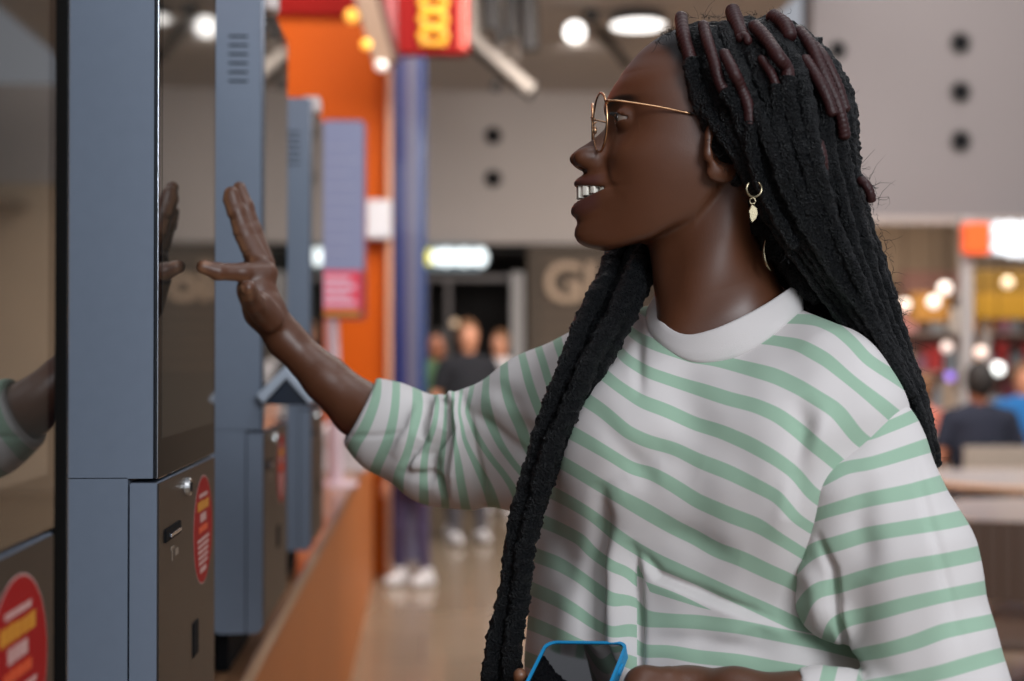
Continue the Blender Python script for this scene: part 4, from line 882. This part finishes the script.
t = thing('disc_light', (c_[0], c_[1], zc), 'flat round white ceiling light directly above her forehead', 'light')
MB().cyl((c_[0], c_[1], zc), (c_[0], c_[1], zc-.01), .235, .235, 48).build('diffuser', lampm, t); MB().cyl((c_[0], c_[1], zc+.001), (c_[0], c_[1], zc+.05), .245, .235, 48).cyl((c_[0], c_[1], zc+.05), (c_[0], c_[1], 4.4), .02).build('housing', darkst, t)
def vent(px, py, Y, r, lab):
    t = thing('air_nozzle', (px_at(px, Y), Y, z_at(py, Y)), lab, 'vent', 'round dark air nozzles on the grey walls'); X, Z = px_at(px, Y), z_at(py, Y)
    MB().tube([(X+r*math.cos(a_), Y-.012, Z+r*math.sin(a_)) for a_ in np.linspace(0, 2*math.pi, 28, endpoint=False)], r*.16, 8, True).build('ring', mat('vent_ring', srgb(70, 66, 64), rough=.5) if 'vent_ring' not in MATS else MATS['vent_ring'], t, True)
    MB().cyl((X, Y-.004, Z), (X, Y-.02, Z), r*.98, r*.8, 28).build('nozzle', blackm, t)
vent(493, 136, 16.0, .085, 'upper round dark nozzle on the far wall left of her face'); vent(493, 179, 16.0, .085, 'lower round dark nozzle on the far wall left of her face')
vent(961, 37, 11.5, .082, 'top nozzle of the three on the wall right of her hair'); vent(961, 87, 11.5, .082, 'middle nozzle of the three on the wall right of her hair'); vent(961, 137, 11.5, .082, 'bottom nozzle of the three on the wall right of her hair')
vent(838, 46, 11.5, .07, 'single dark nozzle half hidden at the back of her hair')

# ---- far shop fronts, left
dk = mat('dark_interior', srgb(34, 30, 28), rough=.8); brn = mat('brown_board', srgb(78, 66, 54), rough=.7)
struct('wall_shop_back', MB().box((-.9, 18.5, 0), (2.2, 18.6, 2.9)), dk); struct('wall_shop_left', MB().box((-.95, 16.0, 0), (-.85, 18.5, 2.9)), dk); struct('trim_4', MB().box((-.85, 16.2, 2.6), (2.1, 18.5, 2.66)), dk)
struct('wall_shopfront', MB().box((2.15, 16.05, 0), (px_at(860, 16), 16.15, 2.68)), mat('brown_wall', srgb(96, 82, 68), rough=.7, noise=.2, nscale=3))
Y = 15.9
t = thing('lit_sign', (px_at(453, Y), Y, z_at(258, Y)), 'glowing white oblong shop sign with a yellow left end, over the dark shop', 'sign')
MB().prism(rr_outline(px_at(420, Y), px_at(488, Y), z_at(271, Y), z_at(244, Y), Y, (.14,)*4), Vector((0, .1, 0))).build('box', mat('sign_box', srgb(90, 110, 120), rough=.4), t)
sg = mat('sign_white', (1, 1, 1), emit=(.85, .97, 1), estr=1.5); sy = mat('sign_yellow', srgb(230, 220, 60), emit=srgb(230, 220, 50), estr=1.0)
MB().cyl((px_at(427, Y), Y-.03, z_at(257.5, Y)), (px_at(427, Y), Y, z_at(257.5, Y)), .085, .085, 28).build('emblem', sy, t)
for k, x_ in enumerate([437, 446, 455, 464, 473, 481]):
    pts = [(px_at(x_, Y)+.040*math.cos(a_), Y-.02, z_at(257.5, Y)+(.075 if k % 2 else .06)*math.sin(a_)) for a_ in np.linspace(0, 2*math.pi, 18, endpoint=False)]
    MB().tube(pts, .028, 8, True).build('letter', sg, t)
t = thing('shop_post', (px_at(517, 15.9), 15.9, 0), 'pale post between the dark shop and the brown board', 'post')
MB().box((px_at(511, Y), Y, 0), (px_at(524, Y), Y+.12, z_at(272, Y)), .01).build('shaft', mat('pale_post', srgb(150, 146, 144), rough=.5), t); MB().box((px_at(508, Y), Y-.02, 0), (px_at(527, Y), Y+.14, .12), .01).build('foot', MATS['pale_post'], t)
t = thing('shop_board', (px_at(565, Y), Y, 0), 'brown slatted board with large cream letters, just left of her chin', 'sign')
MB().box((px_at(528, Y), Y, 0), (px_at(660, Y), Y+.1, z_at(245, Y))).build('panel', brn, t)
for k in range(9): MB().box((px_at(541, Y), Y-.03, z_at(262+k*13, Y)-.02), (px_at(658, Y), Y, z_at(262+k*13, Y)+.02)).build('slat', mat('slat_brown', srgb(104, 84, 66), rough=.6) if 'slat_brown' not in MATS else MATS['slat_brown'], t)
cu = bpy.data.curves.new('glyphs', 'FONT'); cu.body = 'Glo'; cu.size = .62; cu.extrude = .02; cu.offset = .012
tmp = bpy.data.objects.new('tmp', cu); C.objects.link(tmp); bpy.context.view_layer.update(); dg = bpy.context.evaluated_depsgraph_get(); me = bpy.data.meshes.new_from_object(tmp.evaluated_get(dg)); bpy.data.objects.remove(tmp)
me.transform(Matrix.Translation((px_at(543, Y), Y-.05, z_at(301, Y))) @ Matrix.Rotation(math.pi/2, 4, 'X')); link_mesh('lettering', me, mat('cream_letters', srgb(176, 148, 120), rough=.5), t)
t = thing('shop_window', (px_at(470, 16), 16, 0), 'dark shop window frame under the glowing white sign', 'window')
fm = mat('dim_frame', srgb(84, 76, 74), rough=.5)
MB().box((px_at(424, 16), 16.02, z_at(281, 16)), (px_at(511, 16), 16.08, z_at(275, 16))).build('rail', fm, t); MB().box((px_at(446, 16), 16.02, 0), (px_at(451, 16), 16.08, z_at(281, 16))).build('mullion', fm, t)
MB().box((px_at(424, 16), 16.02, 0), (px_at(428, 16), 16.08, z_at(281, 16))).build('mullion', fm, t)
bulbm = mat('warm_globe', srgb(230, 190, 150), emit=(1, .72, .48), estr=.5)
for x_, lab in ((455, 'left one of two dim round lamps inside the dark shop'), (468, 'right one of two dim round lamps inside the dark shop')):
    t = thing('shop_lamp', (px_at(x_, 17), 17, z_at(323, 17)), lab, 'lamp', 'dim lamps in the dark shop'); MB().sph((px_at(x_, 17), 17, z_at(323, 17)), .05).build('globe', bulbm, t, True); MB().cyl((px_at(x_, 17), 17, z_at(320, 17)), (px_at(x_, 17), 17, 2.6), .008).build('cord', blackm, t)

# ---- right-hand shop
struct('wall_shop_right', MB().box((2.6, 15.0, 0), (12, 15.1, 3.2)).box((px_at(840, 12), 11.8, 2.9), (12, 15, 3.0)), mat('warm_beige_wall', srgb(168, 148, 126), rough=.8, noise=.1, nscale=2))
Y = 11.35
t = thing('shop_column', (px_at(969, Y), Y, 0), 'slim pale grey column below the orange and white sign', 'column')
MB().box((px_at(963, Y), Y, 0), (px_at(974, Y), Y+.1, z_at(214, Y)), .01).build('shaft', mat('grey_column', srgb(160, 154, 152), rough=.5), t); MB().box((px_at(961, Y), Y-.02, 0), (px_at(976, Y), Y+.12, .1), .01).build('foot', MATS['grey_column'], t)
Y = 11.2
t = thing('lit_sign', (px_at(995, Y), Y, z_at(236, Y)), 'glowing sign with an orange square and white lettering at the right edge', 'sign')
MB().prism(rr_outline(px_at(965, Y), px_at(991, Y), z_at(251, Y), z_at(220, Y), Y, (.02,)*4), Vector((0, .08, 0))).build('orange_square', mat('orange_glow', srgb(235, 90, 30), emit=srgb(235, 80, 14), estr=.45), t)
ws = mat('white_glow', (.9, .95, 1), emit=(.80, .88, .95), estr=.85)
for k, (x_, y_, r_) in enumerate([(999, 227, 7), (1010, 226, 7), (1021, 227, 7), (1032, 226, 7), (999, 244, 7), (1010, 246, 8), (1021, 247, 8), (1033, 246, 7)]):
    MB().tube([(px_at(x_, Y)+r_*.62*Y/FPX*math.cos(a_), Y-.01, z_at(y_, Y)+r_*.8*Y/FPX*math.sin(a_)) for a_ in np.linspace(0, 2*math.pi, 18, endpoint=False)], r_*.40*Y/FPX, 8, True).build('letter', ws, t)
MB().box((px_at(990, Y), Y+.03, z_at(253, Y)), (px_at(1050, Y), Y+.08, z_at(219, Y)), .01).build('backplate', mat('sign_grey', srgb(150, 160, 170), rough=.5, emit=(.6, .7, .8), estr=.2), t)
Y = 13.0
t = thing('shop_fascia', (px_at(1000, Y), Y, z_at(320, Y)), 'bright yellow shop fascia under the orange and white sign', 'fascia')
ylw = mat('yellow_board', srgb(156, 116, 10), rough=.6, emit=srgb(220, 160, 0), estr=.0)
MB().box((px_at(976, Y), Y, z_at(318, Y)), (px_at(1120, Y), Y+.3, z_at(292, Y)), .01).build('lower_board', ylw, t); MB().box((px_at(976, Y), Y+.05, z_at(292, Y)), (px_at(1120, Y), Y+.35, z_at(268, Y)), .01).build('upper_board', mat('ochre_board', srgb(118, 88, 8), rough=.6), t)
MB().box((px_at(926, Y), Y+.3, z_at(320, Y)), (px_at(962, Y), Y+.5, z_at(290, Y)), .01).build('side_board', mat('amber_board', srgb(170, 120, 50), rough=.5), t)
MB().box((px_at(990, Y), Y+.1, 0), (px_at(994, Y), Y+.2, z_at(318, Y))).build('post', MATS['grey_column'], t)
for k, (x_, y_, Yb, r_, c_, e_, lab) in enumerate([(945, 287, 12, .055, (1, .90, .82), 1.3, 'round pale lamp left of the slim grey column, upper of the pair'), (934, 301, 12.3, .055, (1, .90, .82), 1.2, 'round pale lamp left of the slim grey column, lower of the pair'),
      (905, 304, 12.5, .05, (1, .85, .75), .8, 'faint round lamp close to her hair'), (1008, 281, 12.6, .05, (1, .80, .55), .9, 'warm lamp in front of the ochre board'), (981, 352, 12.6, .05, (1, .80, .72), 1.0, 'pinkish lamp above the seated person in black'),
      (998, 369, 12.1, .055, (.95, 1, .98), 2.0, 'brightest white lamp, right of the head of the seated person in black'), (947, 347, 13, .05, (.95, .80, .76), .6, 'dim pinkish lamp over the seated person in pink'), (950, 377, 13.5, .045, (.35, .22, .9), .9, 'small violet lamp left of the seated person in black')]):
    t = thing('pendant_lamp', (px_at(x_, Yb), Yb, z_at(y_, Yb)), lab, 'lamp', 'small round lamps of the right-hand shop')
    MB().sph((px_at(x_, Yb), Yb, z_at(y_, Yb)), r_).build('globe', mat('globe_%d' % k, c_+(1,), emit=c_, estr=e_), t, True)
    MB().cyl((px_at(x_, Yb), Yb, z_at(y_, Yb)+r_*.9), (px_at(x_, Yb), Yb, 2.9), .005).build('cord', blackm, t)
g = np.random.default_rng(21); pal_ = [(190, 60, 60), (210, 150, 150), (160, 110, 130), (220, 214, 210), (120, 60, 70), (60, 90, 150), (200, 140, 70), (140, 150, 160), (90, 70, 66), (190, 170, 150)]
pm = [mat('goods_%d' % i, srgb(*c_), rough=.6) for i, c_ in enumerate(pal_)]
sh = thing('display_shelf', (px_at(990, 14.3), 14.3, 0), 'tall shelf of coloured goods at the back of the right-hand shop', 'shelf')
MB().box((px_at(900, 14.6), 14.55, 0), (px_at(1150, 14.6), 14.6, 2.3)).build('back', mat('shelf_back', srgb(150, 110, 100), rough=.7), sh)
for z_ in (.45, .85, 1.25, 1.65, 2.05): MB().box((px_at(900, 14.6), 14.2, z_-.02), (px_at(1150, 14.6), 14.56, z_)).build('board', mat('shelf_board', srgb(190, 180, 172), rough=.5) if 'shelf_board' not in MATS else MATS['shelf_board'], sh)
rowname = {.45: 'lowest', .85: 'second lowest', 1.25: 'middle', 1.65: 'top'}
for z_ in (.85, 1.25, 1.65):
    x_ = px_at(902, 14.3); 
    while x_ < px_at(1040, 14.3):
        wd_ = g.uniform(.07, .16); i = int(g.integers(0, 10)); h_ = g.uniform(.16, .33)
        o = MB().box((x_, 14.24, z_+.001), (x_+wd_, 14.24+wd_, z_+h_), .006).build('package', pm[i]); tagit(o, 'blurred upright coloured package on the %s shelf row of the right-hand shop' % rowname[z_], 'package', 'packages on the %s row of the shop shelf' % rowname[z_]); x_ += wd_+g.uniform(.01, .05)

# ---- tables and chairs of the seating area
chm = mat('beige_chair', srgb(150, 138, 126), rough=.5); cwm = mat('brown_wood', srgb(92, 68, 52), rough=.5); ttm = mat('grey_tabletop', srgb(170, 162, 160), rough=.25); edm = mat('tan_edge', srgb(186, 148, 118), rough=.4)
def table(X, Y, r, lab):
    t = thing('cafe_table', (X, Y, 0), lab, 'table')
    MB().cyl((X, Y, .735), (X, Y, .757), r, r, 64).build('tabletop', ttm, t); MB().tube([(X+r*math.cos(a_), Y+r*math.sin(a_), .742) for a_ in np.linspace(0, 6.2832, 64, endpoint=False)], .016, 8, True).build('edge_band', edm, t)
    MB().cyl((X, Y, .02), (X, Y, .735), .04, .04).build('pedestal', cwm, t); MB().cyl((X, Y, 0.001), (X, Y, .03), .28, .25, 40).build('foot', cwm, t)
table(px_at(1035, 7.4), 7.4, .62, 'round grey cafe table with a tan edge right behind her shoulder, farther one')
table(px_at(1075, 5.75), 5.75, .60, 'nearer round cafe table with a tan edge at the right edge of the frame')
def chair(X, Y, rz, lab, m):
    t = thing('cafe_chair', (X, Y, 0), lab, 'chair', 'cafe chairs'); R = Matrix.Translation((X, Y, 0)) @ Matrix.Rotation(rz, 4, 'Z')
    MB().box((-.21, -.21, .43), (.21, .21, .465), .015, R, 3).build('seat', m, t)
    bk = MB()
    n = 9
    for k in range(n):
        a0 = -.21+.42*k/n; a1 = -.21+.42*(k+1)/n; d0 = .20-.8*a0*a0; bk.box((a0, .17+d0*.15, .60), (a1+.001, .195+d0*.15, .86), .004, R)
    bk.build('backrest', m, t)
    for sx in (-1, 1): MB().cyl(R@Vector((sx*.19, .19, .44)), R@Vector((sx*.20, .20, .84)), .013).build('back_post', cwm, t)
    for sx in (-1, 1):
        for sy in (-1, 1): MB().cyl(R@Vector((sx*.18, sy*.18, .44)), R@Vector((sx*.20, sy*.20, 0.001)), .016, .012).build('leg', cwm, t)
    return t
chair(px_at(979, 8.7), 8.62, math.pi, 'beige cafe chair with its back turned, under the seated person in black', chm)
chair(px_at(922, 10.1), 10.02, math.pi*1.1, 'beige cafe chair under the seated person in pink', chm)
chair(px_at(998, 4.9), 4.75, math.pi*.9, 'brown wooden chair in the lower right, tucked in front of the nearer table', cwm)
chair(px_at(1024, 11.0), 11.05, 0, 'beige cafe chair under the seated person in blue', chm)

# ---- people in the distance
def dist_person(X, Y, H, face, cols_, lab, sit=False, arms='down', hairlen=.06, name='person'):
    sc = H/1.7; cs_, sn_ = math.cos(face), math.sin(face); O = np.array([X, Y, 0.0])
    def T(x, y, z): return O+sc*np.array([x*cs_-y*sn_, x*sn_+y*cs_, z])       # y is forward
    t = thing('person', (X, Y, 0), lab, 'person'); zh = .555 if sit else .92; dz = zh-.92
    skinm, topm, legm, hairm, shoem = cols_
    sh_ = [T(-.19, 0, 1.40+dz), T(.19, 0, 1.40+dz)]
    def body(p):
        f = ell(p, T(0, .01, 1.585+dz), (.075*sc, .09*sc, .115*sc)); f = smin(f, rc(p, T(0, 0, 1.40+dz), T(0, 0, 1.52+dz), .055*sc, .05*sc), .03)
        for s in (-1, 1):
            e = T(.26*s, -.02, 1.12+dz); hd = T(.25*s, .10, .88+dz) if arms == 'down' else T(.10*s, .28, 1.12+dz)
            f = smin(f, smin(rc(p, T(.185*s, 0, 1.38+dz), e, .045*sc, .038*sc), rc(p, e, hd, .038*sc, .03*sc), .01), .02); f = smin(f, ell(p, hd+np.array([0, 0, -.05*sc]) if arms == 'down' else hd, (.035*sc, .035*sc, .07*sc)), .02)
        return f
    def top(p):
        f = rc(p, T(-.13, 0, 1.36+dz), T(.13, 0, 1.36+dz), .075*sc, .075*sc); f = smin(f, ell(p, T(0, 0, 1.18+dz), (.185*sc, .13*sc, .30*sc)), .06); f = smin(f, ell(p, T(0, 0, .95+dz), (.17*sc, .13*sc, .10*sc)), .06)
        for s in (-1, 1): f = smin(f, rc(p, T(.185*s, 0, 1.37+dz), T(.235*s, -.01, 1.22+dz), .06*sc, .055*sc), .03)
        return f
    def legs(p):
        f = ell(p, T(0, 0, .90+dz), (.165*sc, .12*sc, .11*sc))
        for s in (-1, 1):
            if sit: k = T(.10*s, .40, .545); f = smin(f, smin(rc(p, T(.09*s, 0, .555), k, .085*sc, .065*sc), rc(p, k, T(.10*s, .42, .08), .065*sc, .045*sc), .02), .03)
            else: k = T(.10*s, .02+.03*s, .50); f = smin(f, smin(rc(p, T(.09*s, 0, .86), k, .085*sc, .06*sc), rc(p, k, T(.12*s, .04*s, .08), .06*sc, .045*sc), .02), .03)
        return f
    def hair_(p):
        f = ell(p, T(0, -.015, 1.61+dz), (.088*sc, .10*sc, .12*sc)); f = smax(f, -ell(p, T(0, .10, 1.56+dz), (.075*sc, .08*sc, .11*sc)), .01)
        if hairlen > .1: f = smin(f, rc(p, T(0, -.05, 1.6+dz), T(0, -.08, 1.6-hairlen+dz), .08*sc, .05*sc), .03)
        return f
    lo_ = O+np.array([-.48, -.48, -.0])*1.0; 
    for nm, fn, m in (('body', body, skinm), ('top', top, topm), ('trousers', legs, legm), ('hair', hair_, hairm)):
        V, Q = polygonize(fn, O+np.array([-.5, -.5, .02]), O+np.array([.5, .5, 1.85*sc]), .016); arr_mesh(nm, V, Q, m, t)
    for s in (-1, 1):
        a_ = T(.10*s, .42, .04) if sit else T(.12*s, .04*s, .045)
        fw_ = T(0, .13, 0)-T(0, 0, 0); V, Q = polygonize(lambda p: smax(smin(rc(p, a_-fw_*.3, a_+fw_, .042, .036), rc(p, a_-fw_*.2, a_+np.array([0, 0, .05]), .045, .045), .02), .004-p[:, 2], .004), a_-np.array([.2, .2, .08]), a_+np.array([.2, .2, .16]), .010); arr_mesh('shoe', V, Q, shoem, t)
    return t
skA = mat('light_skin', srgb(190, 130, 100), rough=.5); skB = mat('mid_skin', srgb(150, 92, 66), rough=.5); blk = mat('black_cloth', srgb(20, 20, 26), rough=.9); nav = mat('navy_cloth', srgb(20, 24, 40), rough=.9); prp = mat('purple_cloth', srgb(60, 50, 78), rough=.9)
grn = mat('green_cloth', srgb(80, 110, 76), rough=.9); wht = mat('white_cloth', srgb(190, 185, 185), rough=.9); pnk = mat('salmon_cloth', srgb(190, 110, 92), rough=.9); blu = mat('blue_cloth', srgb(30, 100, 160), rough=.9); hrd = mat('dark_hair', srgb(28, 22, 18), rough=.7); hrb = mat('brown_hair', srgb(110, 74, 46), rough=.7); jn = mat('grey_denim', srgb(70, 66, 70), rough=.9)
dist_person(px_at(413, 8.75), 8.75, 1.16, 2.4, (skA, pnk, prp, hrb, wht), 'blurred child in purple trousers and white shoes beside the orange wall')
dist_person(px_at(437, 11.2), 11.2, 1.60, 2.9, (skB, grn, jn, hrd, wht), 'blurred standing person in a green top left of the person in black')
dist_person(px_at(468, 10.7), 10.7, 1.66, 3.4, (skA, blk, jn, hrb, wht), 'blurred standing person with bare arms and a black top beyond her sleeve')
dist_person(px_at(500, 12.6), 12.6, 1.62, 2.6, (skA, wht, jn, hrb, wht), 'blurred standing person in a pale top near the pale shop post')
dist_person(px_at(977, 8.75), 8.72, 1.72, 0, (skB, nav, jn, hrd, blk), 'seated person in a black shirt seen from behind, right of her hair', sit=True, arms='table')
dist_person(px_at(922, 10.1), 10.1, 1.62, .35, (skA, pnk, jn, hrb, wht), 'blurred seated person in salmon pink, partly behind her hair', sit=True, arms='table')
dist_person(px_at(1024, 11.0), 11.0, 1.70, 3.0, (skA, blu, jn, hrb, wht), 'seated person in a blue shirt at the right edge', sit=True, arms='table')
# ================================================================ light, world, camera
w = bpy.data.worlds.new('world'); bpy.context.scene.world = w; w.use_nodes = True
bg = w.node_tree.nodes['Background']; bg.inputs['Color'].default_value = (.88, .91, 1.0, 1); bg.inputs['Strength'].default_value = .40
def area(name, loc, aim, size, energy, col):
    l = bpy.data.lights.new(name, 'AREA'); l.shape = 'RECTANGLE'; l.size, l.size_y = size; l.energy = energy; l.color = col
    o = bpy.data.objects.new(name, l); C.objects.link(o); o.location = loc; o.rotation_euler = (Vector(aim)-Vector(loc)).to_track_quat('-Z', 'Y').to_euler(); return o
area('window_light', (1.5, -2.4, 2.7), (.2, 1.4, 1.4), (1.4, 1.4), 112, (.88, .94, 1.0))
area('overhead_fill', (-.3, -2.5, 4.2), (.2, 1.4, 1.4), (2.0, 2.0), 24, (.95, .97, 1.0))  # unseen fill added high behind the camera, no skylight modelled
area('hall_fill', (2.0, 6.5, 5.2), (1.5, 16, 2.6), (5, 3), 600, (1, .94, .89))  # added fill, lifts the back wall and ceiling
area('hall_fill', (5.0, 5.5, 5.2), (6, 11.5, 2.6), (5, 3), 48, (1, .95, .94))  # second unseen fill, added for the wall on the right
area('counter_fill', (1.6, 4.6, 4.6), (-.4, 6.5, 1.4), (2.5, 2), 62, (1, .94, .88))  # unseen fill added to brighten the far part of the counter
area('counter_fill', (.7, 1.3, 3.7), (-.3, 3.2, 1.5), (1.3, 1.3), 17, (.92, .96, 1))  # small added fill for the kiosk sides that face the camera
area('shop_fill', (4.5, 12.6, 2.85), (4.5, 13.5, 0), (4, 1.5), 130, (1, .88, .76))  # fill put inside the right-hand shop to brighten it, no such fixture
area('end_wall_fill', (1.6, 6.2, 4.3), (-.6, 9.1, .5), (1.2, 1.2), 55, (1, .95, .9))  # added fill that brightens the lower part of the orange end wall
sp = bpy.data.lights.new('spot_lamp', 'SPOT'); sp.energy = 90; sp.spot_size = 1.5; sp.spot_blend = .8; sp.shadow_soft_size = .08; sp.color = (1, .97, .93)
so = bpy.data.objects.new('spot_lamp', sp); C.objects.link(so); so.location = w3(577, 36, 13.4); so.rotation_euler = (Vector(w3(588, 72, 16.5))-so.location).to_track_quat('-Z', 'Y').to_euler()
cam = bpy.data.cameras.new('camera'); co = bpy.data.objects.new('camera', cam); C.objects.link(co)
cam.sensor_width = 36; cam.lens = FPX/1024*36; cam.clip_start = .05; cam.clip_end = 100
co.matrix_world = Matrix([[rt[i], up[i], -fw[i], CAM[i]] for i in range(3)]+[[0, 0, 0, 1]])
cam.dof.use_dof = True; cam.dof.focus_distance = 1.33; cam.dof.aperture_fstop = 3.4
bpy.context.scene.camera = co
vs = bpy.context.scene.view_settings; vs.view_transform = 'Standard'; vs.look = 'None'; vs.gamma = 1; vs.use_curve_mapping = False; vs.exposure = 0.0
